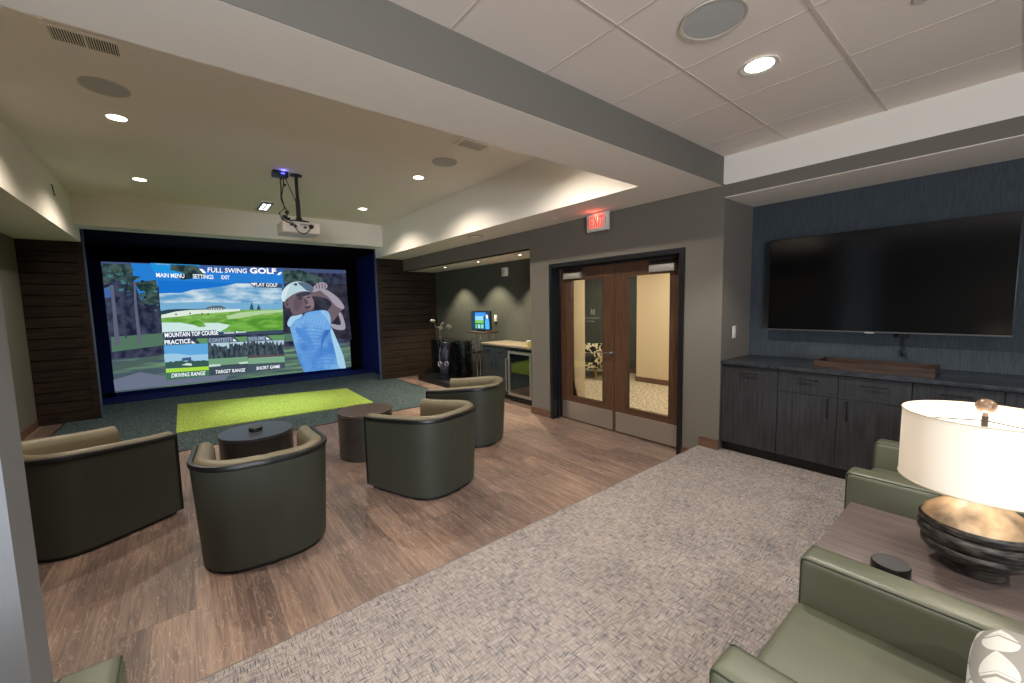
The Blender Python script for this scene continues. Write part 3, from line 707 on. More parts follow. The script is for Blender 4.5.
poly(b, [(161.3, 315), (176, 311.5), (190, 310), (206, 309.6), (240, 309), (240, 311), (212, 313), (196, 314), (180, 316.5), (161.4, 318)], emat((226, 240, 226)), 12)
poly(b, [(226, 316), (240, 312.5), (262, 310.5), (282.6, 309.6), (282.7, 312), (262, 314), (240, 318), (228, 319)], emat((180, 214, 160)), 12)
poly(b, [(162, 319.5), (196, 318.5), (206, 325), (231, 319.6), (262, 316), (282.8, 315), (283, 331), (250, 331.5), (162.3, 332)], en('screen_fairway', (82, 146, 48), (120, 180, 76), (1, 1, 3), 4, .4, .6), 12)
poly(b, [(161.8, 322.5), (180, 322.5), (194, 325), (199, 327), (206, 326.5), (203.5, 323.2), (218, 322.8), (230, 325), (226, 328.5), (219, 332), (162.3, 333.8)], emat((210, 236, 232)), 13)
poly(b, [(206, 307.6), (213, 305.8), (221, 305.6), (226, 308), (223, 309.8), (208, 310)], emat((92, 104, 120)), 14)
poly(b, [(208.5, 309.9), (209, 308.2), (223, 308), (224, 309.8)], emat((190, 206, 206)), 15)
for x_ in (209.5, 212, 214.5, 217, 219.5, 222): poly(b, [(x_, 309.9), (x_, 308.2), (x_ + 1, 308.2), (x_ + 1, 309.9)], emat((70, 84, 104)), 16)
for x in (251.5, 258.5):
    h_ = 8 if x < 255 else 5.5
    poly(b, [(x - 2, 309.8), (x - 1.2, 309.8 - h_ * .5), (x, 309.8 - h_), (x + 1.2, 309.8 - h_ * .5), (x + 2.2, 309.8)], emat((48, 84, 96)), 14)
for (x, y) in ((190, 313), (202, 313.4), (208, 313.6), (176, 314)): poly(b, [(x - 1.2, y + 1), (x, y - 1), (x + 1.4, y + 1)], emat((70, 96, 90)), 14)
b.build('course_picture', None, scr, recalc=False)
# small pictures
b = MB()
TREES = en('screen_treeline', (38, 50, 62), (80, 96, 104), (3, 1, 1), 7, .4, .6)
def jag(x0, x1, y0, y1, base0, base1, amp, mat, lay, n=16):
    pts = [(x0, base0)] + [(x0 + (x1 - x0) * i / n, y0 + (y1 - y0) * i / n - rnd.uniform(0, amp)) for i in range(n + 1)] + [(x1, base1)]
    poly(b, pts, mat, lay)
poly(b, [(163.7, 345), (208, 343), (209.3, 375.8), (166.5, 380.5)], emat((70, 118, 96)), 7)
poly(b, [(163.8, 345.3), (207.7, 343.3), (208.6, 366), (165.8, 369)], emat((96, 170, 226)), 8)
poly(b, [(164, 354), (176, 353.5), (190, 355), (208, 354), (208.4, 362), (165, 364)], emat((160, 204, 232)), 9)
jag(165.2, 208.5, 363, 361.5, 368.5, 366.5, 2.6, emat((56, 92, 84)), 10)
poly(b, [(165.8, 368.8), (208.6, 366.2), (208.8, 369.8), (166.2, 372.6)], emat((176, 226, 70)), 11)
poly(b, [(182, 358), (191, 357), (191.4, 360), (182.2, 361)], emat((60, 92, 128)), 11); poly(b, [(181.5, 365), (187, 362.8), (191.5, 363.4), (192, 365.6)], emat((210, 226, 220)), 12)
b.build('practice_picture', None, scr, recalc=False)
b = MB()
poly(b, [(208, 343), (247.2, 341.2), (248.2, 371.8), (209.3, 375.8)], emat((64, 78, 88)), 7)
poly(b, [(208, 343.3), (246.9, 341.5), (247.4, 354), (208.3, 356)], emat((184, 212, 226)), 8)
jag(208.1, 229, 346, 350, 359, 358, 4.5, TREES, 9, 18); jag(229, 247.2, 347, 346, 358, 357, 5, TREES, 9, 16)
poly(b, [(208.5, 359), (247.5, 356.5), (247.9, 363), (208.9, 366)], emat((118, 162, 128)), 10); poly(b, [(209, 364.5), (220, 364), (221, 365.8), (209, 367)], emat((200, 222, 210)), 11); poly(b, [(238, 362.5), (247.8, 361.2), (247.9, 363.4), (240, 364)], emat((200, 222, 210)), 11)
b.build('range_picture', None, scr, recalc=False)
b = MB()
poly(b, [(247.2, 341.2), (284, 339.6), (285, 368.2), (248.2, 371.8)], emat((70, 84, 98)), 7)
poly(b, [(247.4, 341.5), (283.7, 339.9), (284.2, 352), (247.8, 354)], emat((176, 200, 216)), 8)
jag(247.4, 283.9, 344, 346, 358.5, 356.5, 5.5, TREES, 9, 26)
poly(b, [(247.9, 357.5), (284.3, 355.5), (284.6, 362), (248.1, 364)], emat((126, 172, 138)), 10); poly(b, [(247.8, 356), (284.2, 354), (284.3, 356), (247.9, 358)], emat((96, 74, 84)), 11)
b.build('short_game_picture', None, scr, recalc=False)
# header bars, tabs
b = MB(); BAR = emat((62, 78, 98)); BAR2 = emat((84, 100, 120))
poly(b, [(200, 268), (208, 271.8), (276, 273.8), (282, 270), (284, 268.6), (200, 266)], emat((60, 92, 160)), 15)
poly(b, [(248, 282.2), (281.6, 283.8), (281.9, 288), (254, 287.4)], BAR, 15)
poly(b, [(162.4, 332.2), (216, 330), (222, 333), (283, 329.5), (283.3, 333), (163, 338.2)], BAR, 15); 
poly(b, [(163, 340.2), (192, 338.8), (197, 343.3), (163.6, 345.4)], BAR, 15); poly(b, [(207.5, 338.2), (233, 337), (239, 341.6), (207.8, 343)], BAR2, 15); poly(b, [(247, 336.6), (266, 335.6), (272, 340), (247.2, 341.3)], BAR2, 15)
poly(b, [(196, 338.5), (207.3, 338), (207.6, 343), (200, 343.3)], emat((100, 150, 100)), 14); poly(b, [(234, 337), (246.6, 336.4), (247, 341), (240, 341.4)], emat((100, 150, 100)), 14); poly(b, [(267, 335.4), (284, 334.6), (284.2, 339.4), (273, 340)], emat((100, 150, 100)), 14)
b.build('menu_bars', None, scr, recalc=False)
b = MB(); WT = emis((236, 240, 245), 1.0); DT = emis((150, 168, 188), .95)
def stext(s, p0, p1, hgt, mat=WT, shear=0, bold=.01):
    b = MB()
    a, c = SP(*p0, 17), SP(*p1, 17)
    def fn(u, v):
        q = a.lerp(c, u); hh = hgt * .0255 * v
        return (q.x + hh * shear, q.y, q.z + hh)
    add_text(b, s, fn, mat, bold=bold); b.build('menu_text', None, scr, recalc=False)
def mark(pts):
    b = MB(); poly(b, pts, WT, 17); b.build('menu_mark', None, scr, recalc=False)
stext('MAIN MENU', (156.5, 277.3), (184.5, 278.2), 3.4); stext('SETTINGS', (193, 278.5), (213.5, 279.2), 3.4); stext('EXIT', (221.5, 279.2), (229.5, 279.5), 3.2)
stext('FULL SWING', (207.5, 272.4), (246.5, 273.4), 4.0, shear=.1); stext('GOLF', (249.8, 273.5), (276.2, 274.1), 5.0, bold=.03)
mark([(199, 269), (202.5, 269.2), (206, 273.2), (203, 273.2)]); mark([(276.5, 275), (279.5, 275), (281.8, 272.4), (279.4, 272.4)])
stext('PLAY GOLF', (254, 286.4), (277.2, 286.9), 3.2); mark([(250, 283), (253.5, 283.2), (253.8, 285.4)])
stext('MOUNTAIN TOP COURSE', (165, 337.4), (218.2, 334.6), 3.6, bold=.02); stext('Hollister, Missouri', (224, 334.2), (246, 332.8), 1.9)
stext('PRACTICE', (164.8, 344.7), (190.5, 343), 3.6, bold=.02); mark([(191.5, 340.6), (195.5, 343.2), (191.7, 343.3)])
stext('CONTESTS', (209, 342.3), (232, 341), 3.2, DT); mark([(233, 338.6), (236.5, 341), (233.2, 341.1)])
stext('RESUME', (248.7, 340.6), (265, 339.6), 3.0, DT); mark([(266, 337), (269.5, 339.2), (266.2, 339.4)])
stext('DRIVING RANGE', (171.5, 377.4), (205, 374.8), 3.2, shear=.15); stext('TARGET RANGE', (215, 373.6), (244.8, 371.4), 3.0, shear=.15); stext('SHORT GAME', (256, 369.8), (279.5, 367.8), 2.9, shear=.15)
stext('9:57:32 AM', (155.5, 264.9), (169, 265.4), 1.2, DT)
# the golfer pictured on the screen (flat picture)
b = MB()
SHIRT = en('screen_shirt', (70, 130, 208), (126, 182, 234), (1, 1, 1), 3, .35, .7); SH2 = emat((58, 112, 190)); SHL = emat((168, 210, 238)); SKIN = emat((112, 96, 106)); SKD = emat((66, 60, 78)); SKL = emat((164, 156, 170)); CAP = emat((186, 212, 222)); CAPL = emat((214, 232, 238))
G = lambda L_: [(270 + x / 6.21, 265 + y / 6.21) for x, y in L_]
def gp(L_, mat, lay, sm=2): poly(b, G(L_), mat, lay, sm)
poly(b, [(284, 283), (346, 284), (351.5, 340), (284.5, 333)], en('screen_dark_woods', (36, 36, 50), (62, 62, 78), (1, 1, 1), 5, .4, .7), 7)
for pts in ([(282, 271), (300, 270), (318, 276), (327, 281), (316, 284), (300, 282), (284, 284)],): poly(b, pts, LEAF, 8, 1)
gp([(435, 290), (450, 315), (470, 390), (455, 405), (410, 402), (382, 390), (372, 362), (400, 368), (442, 376), (432, 335), (420, 305)], SKL, 18)
gp([(372, 360), (340, 290), (388, 250), (358, 210), (300, 195), (248, 195), (244, 165), (268, 138), (330, 142), (382, 172), (432, 212), (466, 268), (440, 282), (412, 322), (388, 352)], SKIN, 18)
gp([(300, 150), (340, 148), (388, 178), (432, 214), (466, 268), (440, 276), (398, 250), (368, 205), (330, 176)], SKL, 19)
gp([(262, 150), (272, 128), (295, 110), (332, 106), (354, 120), (354, 146), (322, 150), (290, 165), (262, 172)], SKL, 20)
for k in range(4): gp([(276 + k * 20, 116 - k * 2), (283 + k * 20, 113 - k * 2), (292 + k * 17, 146), (285 + k * 17, 149)], SKIN, 21, 1)
gp([(118, 372), (128, 330), (200, 302), (280, 282), (345, 278), (372, 305), (378, 395), (402, 440), (432, 510), (458, 575), (468, 640), (468, 640), (395, 645), (210, 664), (210, 664), (180, 600), (155, 520), (132, 430)], SHIRT, 19)
gp([(378, 385), (402, 440), (432, 510), (458, 575), (468, 640), (468, 640), (420, 642), (408, 560), (384, 470), (372, 410)], SHL, 20)
gp([(192, 335), (245, 295), (345, 279), (374, 315), (374, 398), (335, 404), (275, 376), (215, 362)], emat((112, 170, 230)), 20)
gp([(300, 284), (345, 279), (374, 315), (374, 380), (350, 330)], emat((150, 198, 238)), 21)
gp([(335, 404), (374, 398), (360, 430), (330, 470), (310, 540), (316, 450)], SH2, 20); gp([(150, 380), (200, 400), (250, 450), (280, 540), (230, 480), (170, 440)], emat((84, 144, 218)), 20); gp([(180, 520), (240, 560), (270, 640), (215, 655)], emat((96, 156, 224)), 20)
for k in range(11): gp([(140 + k * 9, 400 + k * 22), (250 + k * 11, 384 + k * 22), (330 + k * 9, 400 + k * 21), (330 + k * 9, 404 + k * 21), (250 + k * 11, 389 + k * 22), (140 + k * 9, 405 + k * 22)], emat((82, 140, 214)), 21, 1)
for k in range(7): gp([(200 + k * 20, 345 + k * 6), (235 + k * 20, 305 - k * 2), (240 + k * 20, 305 - k * 2), (206 + k * 20, 348 + k * 6)], emat((134, 186, 236)), 22, 1)
gp([(120, 262), (150, 305), (225, 285), (205, 318), (165, 325), (130, 322)], SKD, 20)
gp([(103, 358), (126, 316), (165, 314), (205, 300), (188, 328), (148, 342), (124, 386), (108, 380)], SHL, 23)
gp([(104, 210), (140, 178), (185, 160), (240, 160), (256, 188), (264, 210), (274, 240), (270, 276), (246, 290), (215, 292), (185, 306), (150, 312), (132, 295), (122, 268), (110, 245)], SKIN, 22)
gp([(205, 172), (240, 168), (258, 200), (272, 240), (266, 270), (235, 270), (215, 230)], emat((138, 118, 126)), 23); gp([(150, 200), (185, 190), (200, 215), (190, 260), (165, 290), (140, 275)], emat((100, 84, 96)), 23)
gp([(82, 240), (96, 222), (118, 232), (124, 262), (106, 272), (90, 258)], SKIN, 24); gp([(94, 240), (104, 234), (112, 246), (106, 258)], SKD, 25)
gp([(150, 182), (240, 160), (256, 182), (225, 190), (170, 205)], SKD, 24); gp([(165, 212), (190, 200), (200, 206), (180, 216)], emat((46, 42, 58)), 25); gp([(222, 202), (244, 194), (250, 202), (230, 208)], emat((46, 42, 58)), 25)
gp([(208, 206), (216, 206), (238, 232), (234, 242), (212, 244)], emat((88, 76, 88)), 25); gp([(212, 262), (248, 252), (256, 258), (236, 268), (214, 270)], emat((62, 46, 62)), 25); gp([(220, 276), (245, 270), (240, 280)], emat((104, 88, 98)), 25)
gp([(66, 208), (68, 172), (90, 138), (125, 110), (170, 101), (215, 108), (252, 124), (272, 148), (256, 168), (215, 162), (180, 166), (140, 182), (106, 206), (86, 232), (72, 226)], CAP, 26)
gp([(68, 205), (70, 172), (92, 140), (130, 116), (112, 150), (98, 190), (84, 226), (74, 222)], CAPL, 27)
gp([(165, 105), (215, 108), (252, 124), (272, 148), (256, 168), (222, 160), (200, 138), (178, 122)], emat((92, 112, 134)), 27); gp([(140, 116), (166, 112), (166, 130), (150, 130)], emat((60, 92, 110)), 28)
b.build('golfer_picture', None, scr, recalc=False)

# green hitting mat
t = thing('putting_mat', (1.12, 7.6, .006), 0, 'bright green turf mat lying in front of the screen', 'mat')
m = MB(); m.prism([(-1.30, -.74), (1.30, -.83), (1.33, .80), (-1.31, 1.62 - .0)], 0, .012); 
for v in m.bm.verts: pass
m.bm.free(); m = MB(); m.prism([(-.18, 6.98), (2.40, 6.78), (2.44, 8.36), (-.18, 9.19)], 0, .012)
m.bm.free(); m = MB(); m.prism([(-.18 - 1.12, 6.96 - 7.6), (2.42 - 1.12, 6.80 - 7.6), (2.46 - 1.12, 8.4 - 7.6), (-.18 - 1.12, 9.1 - 7.6)], 0, .012)
m.build('turf_surface', GREEN, t)

# ------------------------------------------------------------------ barrel chairs
def upath(hw=.392, yf=.39, yb=-.40, rad=.345, n=14):
    """U-shaped plan from right front, round the back, to the left front"""
    pts, nor = [], []
    ys = [yf, yf * .6, yf * .2, yb + rad]
    for y in ys: pts.append((hw, y)); nor.append((1, 0))
    for i in range(1, n):
        a = -pi / 2 * i / n; e = .82
        cx, sx = cos(a), sin(a)
        px = (hw - rad) + rad * (abs(cx) ** e); py = (yb + rad) - rad * (abs(sx) ** e) - .012 * 0
        pts.append((px, py)); nor.append((cx, sx))
    pts.append((hw - rad, yb)); nor.append((0, -1)); pts.append((0, yb - .012)); nor.append((0, -1))
    k = len(pts) - 2
    for i in range(k, -1, -1):
        pts.append((-pts[i][0], pts[i][1])); nor.append((-nor[i][0], nor[i][1]))
    # smooth normals numerically
    N = []
    for i in range(len(pts)):
        a = Vector(pts[max(0, i - 1)]); b = Vector(pts[min(len(pts) - 1, i + 1)]); d = (b - a).normalized(); q = Vector((d.y, -d.x))
        if q.dot(Vector(nor[i])) < 0: q = -q
        N.append((q.x, q.y))
    return pts, N
UP, UN = upath()
def rim(i):   # height of the top edge: a little higher round the back
    y = UP[i][1]; t_ = max(0, min(1, (.40 - y) / .7)); return .655 + .05 * (t_ * t_ * (3 - 2 * t_))
def fl(i, z):  # outward flare towards the top, only round the back
    y = UP[i][1]; t_ = max(0, min(1, (.30 - y) / .5)); return .035 * t_ * ((z - .05) / .65) - .03 * t_
def barrel(loc, rz, label):
    t = thing('barrel_chair', loc, rz, label, 'chair', 'olive barrel chairs round the drum tables')
    def sec(i):
        T = rim(i) - .02
        zs = [.03, .2, .4, .55, T]
        return [(fl(i, z), z) for z in zs] + [(fl(i, z) - .02, z) for z in reversed(zs)]
    MB().sweep(UP, UN, sec).build('outer_shell', LEATHER, t, sharp=50)
    def secp(i):
        T = rim(i); f = fl(i, T)
        return [(f + .003, T - .030), (f + .008, T - .024), (f + .008, T - .006), (f + .003, T + .002), (f - .018, T + .003), (f - .024, T - .01), (f - .018, T - .036)]
    p = MB(); p.sweep(UP, UN, secp)
    for s_ in (0, -1):
        x, y = UP[s_]; sg = 1 if x > 0 else -1
        p.box(x - sg * .022, x + sg * .004, y - .006, y + .012, .03, rim(s_) - .001)
    p.build('piping', PIPE, t)
    def secb(i):
        T = rim(i)
        pr_ = [(-.02, .30), (-.02, T - .02), (-.03, T + .006), (-.055, T + .018), (-.085, T + .014), (-.11, T - .006), (-.122, T - .05), (-.125, T - .15), (-.125, .30)]
        return [(fl(i, z) + o, z) for o, z in pr_]
    MB().sweep(UP, UN, secb).build('padded_rim', LEATHERT, t, sharp=50)
    # seat: fills the inside of the U
    inner = [(p_[0] * .80, .385 + (p_[1] - .40) * .80) for p_ in UP]
    inner = [q for q in inner]
    m = MB(); m.prism(inner, .30, .44); 
    m.build('seat_cushion', LEATHERT, t)
    m = MB(); m.prism([(p_[0] * .88, .385 + (p_[1] - .40) * .88) for p_ in UP], .06, .305); m.build('seat_frame', LEATHER, t)
    m = MB(); m.prism([(p_[0] - n_[0] * .055, p_[1] - n_[1] * .055 - .004) for p_, n_ in zip(UP, UN)], 0, .052); m.build('plinth', BLKPLAST, t)
    return t
def face(dx, dy): return math.atan2(dy, dx) - pi / 2
ch = barrel((-.66, 4.27, 0), face(.82, .565), 'olive barrel chair farthest left, seen from its side beside the pillar')
copy_thing(ch, (.36, 3.27, 0), face(.06, .99), 'olive barrel chair with its back to the camera, behind the left drum table')
copy_thing(ch, (1.69, 3.36, 0), face(-.29, .96), 'olive barrel chair in front of the right drum table, its back toward the carpet')
copy_thing(ch, (2.67, 4.14, 0), face(-.60, .80), 'olive barrel chair farthest right, nearest the wine fridge')

# drum tables
def drum(name, loc, r, h, label, topm):
    t = thing(name, loc, 0, label, 'table', 'dark drum tables')
    MB().cyl((0, 0, 0), r - .004, .0, h - .035, TABLEW, n=64).build('drum_body', TABLEW, t)
    MB().cyl((0, 0, 0), r, h - .033, h, topm, n=64, bev=.003).build('table_top', topm, t)
    return t
drum('drum_table', (.465, 4.44, 0), .302, .5, 'dark round drum table with a small black puck on top', TABLEB)
drum('drum_table', (1.505, 4.50, 0), .29, .5, 'dark brown drum table without anything on it, between two chairs', plain('brown_table_top', (70, 60, 54), .3, spec=.5))
def puck(loc, r, h, label, cat):
    t = thing('smart_speaker', loc, 0, label, cat)
    MB().lathe([(0, 0), (r * .96, 0), (r, .003), (r, h - .004), (r * .96, h)], n=40).build('body', BLKPLAST, t)
    MB().lathe([(r * .96, h), (r * .86, h + .0005), (r * .84, h - .001), (0, h - .001)], n=40).build('top_grille', plain('charcoal_fabric', (62, 62, 62), .9, bump=.8, bscale=900), t)
    return t
puck((.455, 4.43, .5), .055, .035, 'small black round device on the left drum table', 'device')

# ------------------------------------------------------------------ alcove bar
t = thing('bar_cabinet', (4.22, 5.38, 0), 0, 'dark bar base cabinet with two doors left of the fridge', 'cabinet')
MB().box(.02, .57, .0, .735, .09, .915).build('carcass', BARCAB, t)
MB().box(.07, .57, .0, .735, 0, .09).build('toe_kick', BLKPLAST, t)
for k, (a, c) in enumerate(((.003, .366), (.369, .732))):
    d = MB().box(0, .019, a, c, .1, .70, bev=.001, seg=1).build('door', BARCAB, t)
    y = c - .06 if k == 0 else a + .06
    MB().tube([(0, y, .52), (-.022, y, .52), (-.022, y, .62), (0, y, .62)], .005, BRONZE).build('handle', BRONZE, d)
    d = MB().box(0, .019, a, c, .705, .905, bev=.001, seg=1).build('drawer', BARCAB, t)
    yy = (a + c) / 2; MB().tube([(0, yy - .05, .81), (-.022, yy - .05, .81), (-.022, yy + .05, .81), (0, yy + .05, .81)], .005, BRONZE).build('handle', BRONZE, d)
t = thing('bar_filler_cabinet', (4.22, 4.505, 0), 0, 'narrow dark filler panel right of the wine fridge', 'cabinet')
MB().box(0, .58, 0, .255, .0, .915).build('panel', BARCAB, t)
t = thing('bar_countertop', (4.19, 4.505, .915), 0, 'light stone countertop over the alcove bar', 'countertop')
MB().box(0, .605, 0, 1.62, 0, .035, bev=.003).build('slab', BARTOP, t)
t = thing('wine_fridge', (4.25, 5.07, 0), 0, 'under-counter wine fridge with steel framed dark glass door', 'fridge')
MB().box(.03, .53, -.3, .3, .0, .9).build('cabinet_body', BLKPLAST, t)
MB().box(.0, .03, -.29, .29, .0, .085).build('toe_grille', BLKPLAST, t)
d = MB()
d.box(-.03, .03, -.298, -.255, .1, .855); d.box(-.03, .03, .255, .298, .1, .855); d.box(-.03, .03, -.255, .255, .1, .145); d.box(-.03, .03, -.255, .255, .81, .855)
d = d.build('door', STEEL, t)
MB().box(-.022, .01, -.255, .255, .145, .81).build('glass_pane', plain('dark_fridge_glass', (3, 4, 4), .04, spec=.9, coat=.6), d)
MB().tube([(-.03, .33 - .03, .16), (-.07, .33 - .03, .17), (-.07, .33 - .03, .72), (-.03, .33 - .03, .73)], .011, STEEL).build('handle', STEEL, d)
t = thing('cup', (4.27, 4.88, .95), 0, 'small yellow and white cup at the right end of bar counter', 'cup')
MB().lathe([(0, 0), (.032, 0), (.036, .07), (0, .07)], n=24).build('cup_body', plain('yellow_label', (196, 190, 70), .5), t); MB().lathe([(0, .07), (.038, .07), (.036, .095), (0, .1)], n=24).build('lid', WHTPLAST, t)
t = thing('wall_outlet', (4.8, 5.22, 1.13), 0, 'black outlet plate on the alcove wall above the bar', 'outlet'); MB().box(-.006, 0, -.035, .035, -.06, .06, bev=.001).build('plate', BLKPLAST, t); MB().box(-.009, -.005, -.017, .017, -.035, .035).build('socket', BLKPLAST, t)
t = thing('alarm_strobe', (4.8, 6.1, 2.17), 0, 'white alarm strobe high on the alcove wall', 'alarm'); MB().box(-.05, 0, -.075, .075, -.01, .15, bev=.01).build('housing', WHTPLAST, t); MB().box(-.065, -.05, -.03, .03, .02, .12, bev=.006).build('strobe_lens', ALU, t)
# simulator computer on its stand
t = thing('monitor_stand', (4.55, 6.52, 0), 0, 'chrome and black stand holding the small lit monitor beside the bar', 'stand')
MB().box(-.2, .18, -.24, .26, 1.09, 1.115, bev=.003).build('shelf', WALNUT, t)
for (x, y) in ((-.16, -.1), (-.16, .02), (.14, -.1), (.14, .02)): MB().tube([(x, y, .03), (x, y, 1.09)], .012, CHROME).build('post', CHROME, t)
MB().box(-.2, .2, -.22, .22, 0, .03, bev=.004).build('foot_plate', BLKPLAST, t)
t = thing('monitor', (4.52, 6.58, 1.115), R(8), 'small monitor showing the same golf menu above the bar', 'monitor')
MB().box(-.012, .025, -.29, .26, .02, .40, bev=.006).build('bezel', BLKPLAST, t)
MB().box(-.02, .05, -.08, .08, 0, .025, bev=.003).build('stand_foot', BLKPLAST, t)
m = MB()
def mq(y0, z0, y1, z1, mat, l): m.face([(-.0125 - l * .0004, y0, z0), (-.0125 - l * .0004, y1, z0), (-.0125 - l * .0004, y1, z1), (-.0125 - l * .0004, y0, z1)], mat)
mq(-.275, .035, .245, .385, emis((28, 62, 92), .9), 1); mq(-.16, .3, .14, .37, emis((50, 140, 220), 1), 2); mq(-.1, .19, .14, .3, emis((140, 200, 230), 1), 3); mq(-.1, .16, .14, .22, emis((110, 190, 80), 1), 4)
mq(-.1, .06, -.02, .14, emis((120, 200, 180), 1), 4); mq(0, .06, .06, .14, emis((150, 210, 210), 1), 4); mq(.08, .06, .14, .14, emis((100, 180, 120), 1), 4)
m.face([(-.0155, y, z) for y, z in ((-.26, .05), (-.15, .05), (-.14, .2), (-.17, .27), (-.24, .26), (-.26, .18))], emis((70, 170, 235), 1)); m.face([(-.0158, -.2 + .034 * cos(a * pi / 6), .29 + .04 * sin(a * pi / 6)) for a in range(12)], emis((226, 236, 240), 1))
m.build('picture', None, t, recalc=False)
t = thing('wall_phone', (4.8, 6.44, 1.30), 0, 'small white device on the alcove wall right of the monitor', 'device'); MB().box(-.03, 0, -.035, .035, 0, .13, bev=.006).build('casing', WHTPLAST, t)
# chrome rail rack
t = thing('towel_rack', (4.62, 7.02, 0), 0, 'chrome rail rack standing between black cabinet and monitor stand', 'rack')
m = MB()
for z in (.72, .82, .92): m.tube([(-.05, .16, z - .06), (-.05, -.2, z + .04)], .007)
m.build('rail', CHROME, t)
for y in (.16, -.02, -.2): MB().tube([(-.05, y, .03), (-.05, y, .96)], .009, CHROME).build('post', CHROME, t)
MB().box(-.14, .12, -.2, .16, .66, .69).build('shelf', BLKPLAST, t)
MB().box(-.14, .12, -.2, .16, 0, .03).build('foot_plate', BLKPLAST, t)
# black display cabinet, plinth, golf bag
t = thing('equipment_cabinet', (4.4, 7.68, 0), 0, 'black open equipment cabinet with tall side box against alcove wall', 'cabinet')
m = MB(); m.box(-.42, .13, -.72, .62, 0, .1, bev=.004); m.box(.12, .38, -.28, .75, 0, .1); m.build('plinth', BLKPLAST, t)
MB().box(.30, .38, -.30, .75, .1, .87).build('back_panel', BLKPLAST, t); MB().box(0, .38, .70, .75, .1, .87).build('side_panel', BLKPLAST, t)
MB().box(0, .13, -.70, -.28, .1, .9, bev=.006).build('side_box', plain('black_gloss', (9, 10, 11), .12, spec=.6), t)
MB().box(0, .38, -.28, .75, .855, .875).build('top_rail', BLKPLAST, t)
t = thing('golf_bag', (4.22, 7.56, .1), R(56), 'dark blue golf bag holding clubs in front of black cabinet', 'golf bag')
BAGM = plain('navy_nylon', (20, 24, 42), .55, bump=.3)
tilt = Matrix.Rotation(R(5), 4, 'X')
m = MB(); m.lathe([(0, 0), (.10, 0), (.105, .03), (.085, .12), (.09, .4), (.095, .62), (.108, .7), (.112, .76), (.10, .77), (.09, .72), (0, .7)], n=28).xform(tilt); m.build('bag_body', BAGM, t)
m = MB(); m.box(-.145, -.09, -.08, .08, .1, .36, bev=.02); m.box(-.14, -.1, -.07, .07, .42, .62, bev=.015); m.xform(tilt); m.build('pocket', BAGM, t)
m = MB(); m.tube([(-.12, .05, .66), (-.17, .07, .5), (-.16, .06, .3), (-.12, .05, .2)], .012); m.tube([(-.12, -.05, .66), (-.18, -.07, .52), (-.17, -.08, .3), (-.12, -.05, .2)], .012); m.build('strap', plain('blue_strap', (70, 80, 120), .6), t)
m = MB()
for yy in (-.075, .065):
    m.tube([(-.15, yy - .035, .33), (-.152, yy - .01, .38), (-.152, yy + .03, .37), (-.152, yy + .035, .31), (-.15, yy + .005, .27), (-.15, yy - .025, .30)], .007)
    m.tube([(-.152, yy - .02, .36), (-.152, yy + .025, .29)], .007)
m.build('emblem', WHTPLAST, t)
CLUBM = plain('pale_club_head', (150, 142, 132), .3, metal=.5)
clubs = [(-.05, .09, .46, .06, 'driver'), (-.02, -.06, .36, -.03, 'iron'), (.03, .03, .40, .02, 'iron'), (.05, -.05, .33, -.06, 'iron'), (-.04, .0, .31, .05, 'iron'), (.0, .08, .34, .0, 'putter')]
for k, (x, y, hh, lean, kd) in enumerate(clubs):
    c = thing('golf_club', (4.22, 7.56, .1), R(40), ['driver with a big pale head, tallest club in the bag', 'iron leaning to the right in the bag', 'upright iron in the middle of the bag', 'iron at the right rear of the bag', 'iron with low head at the bag front', 'putter at the left rim of the bag'][k], 'golf club', 'clubs in the golf bag')
    top = .74 + hh
    MB().tube([(x * .4, y * .4, .3), (x, y + lean, top)], .0055, CHROME).build('shaft', CHROME, c)
    m = MB()
    if kd == 'driver': m.lathe([(0, -.035), (.035, -.028), (.055, 0), (.04, .025), (0, .033)], (x - .02, y + lean + .03, top + .02), 20)
    elif kd == 'putter': m.box(x - .012, x + .012, y + lean - .05, y + lean + .05, top - .01, top + .015, bev=.004)
    else: m.prism([(y + lean - .012, top - .02), (y + lean + .012, top - .02), (y + lean - .03, top + .045), (y + lean - .07, top + .035), (y + lean - .06, top + .0)], x - .008, x + .01, axis='x')
    m.xform(Matrix.Translation(Vector((x, y + lean, top))) @ Matrix.Scale(1.1, 4) @ Matrix.Translation(-Vector((x, y + lean, top)))).build('club_head', CLUBM, c)

# ------------------------------------------------------------------ media niche
ZF, ZT = .26, 1.018
def unit(y1, kind, label):
    """base cabinet reaching from y1 towards the viewer"""
    w = .48 if kind == 'tall' else .842
    t = thing('base_cabinet', (4.01, y1, PZ), 0, label, 'cabinet', 'charcoal cabinets along the media niche')
    MB().box(.02, .625, -w + .001, -.001, .093, ZT - PZ).build('carcass', CAB, t)
    MB().box(.06, .625, -w + .001, -.001, 0, .093).build('toe_kick', BLKPLAST, t)
    def handle(par, pts): MB().tube(pts, .0055).build('handle', BRONZE, par)
    if kind == 'tall':
        d = MB().box(0, .019, -w + .0015, -.002, .095, .845, bev=.0012, seg=1).build('door', CAB, t)
        handle(d, [(0, -.175, .785), (-.026, -.175, .785), (-.026, -.31, .785), (0, -.31, .785)])
    else:
        for k in (0, 1):
            a, c = -w / 2 * (k + 1) + .0015, -w / 2 * k - .0015
            d = MB().box(0, .019, a, c, .665, .845, bev=.0012, seg=1).build('drawer', CAB, t)
            yy = (a + c) / 2; handle(d, [(0, yy + .07, .787), (-.026, yy + .07, .787), (-.026, yy - .07, .787), (0, yy - .07, .787)])
            d = MB().box(0, .019, a, c, .095, .661, bev=.0012, seg=1).build('door', CAB, t)
            yy = a + .06 if k == 0 else c - .06
            handle(d, [(0, yy, .50), (-.026, yy, .50), (-.026, yy, .645), (0, yy, .645)])
    return t
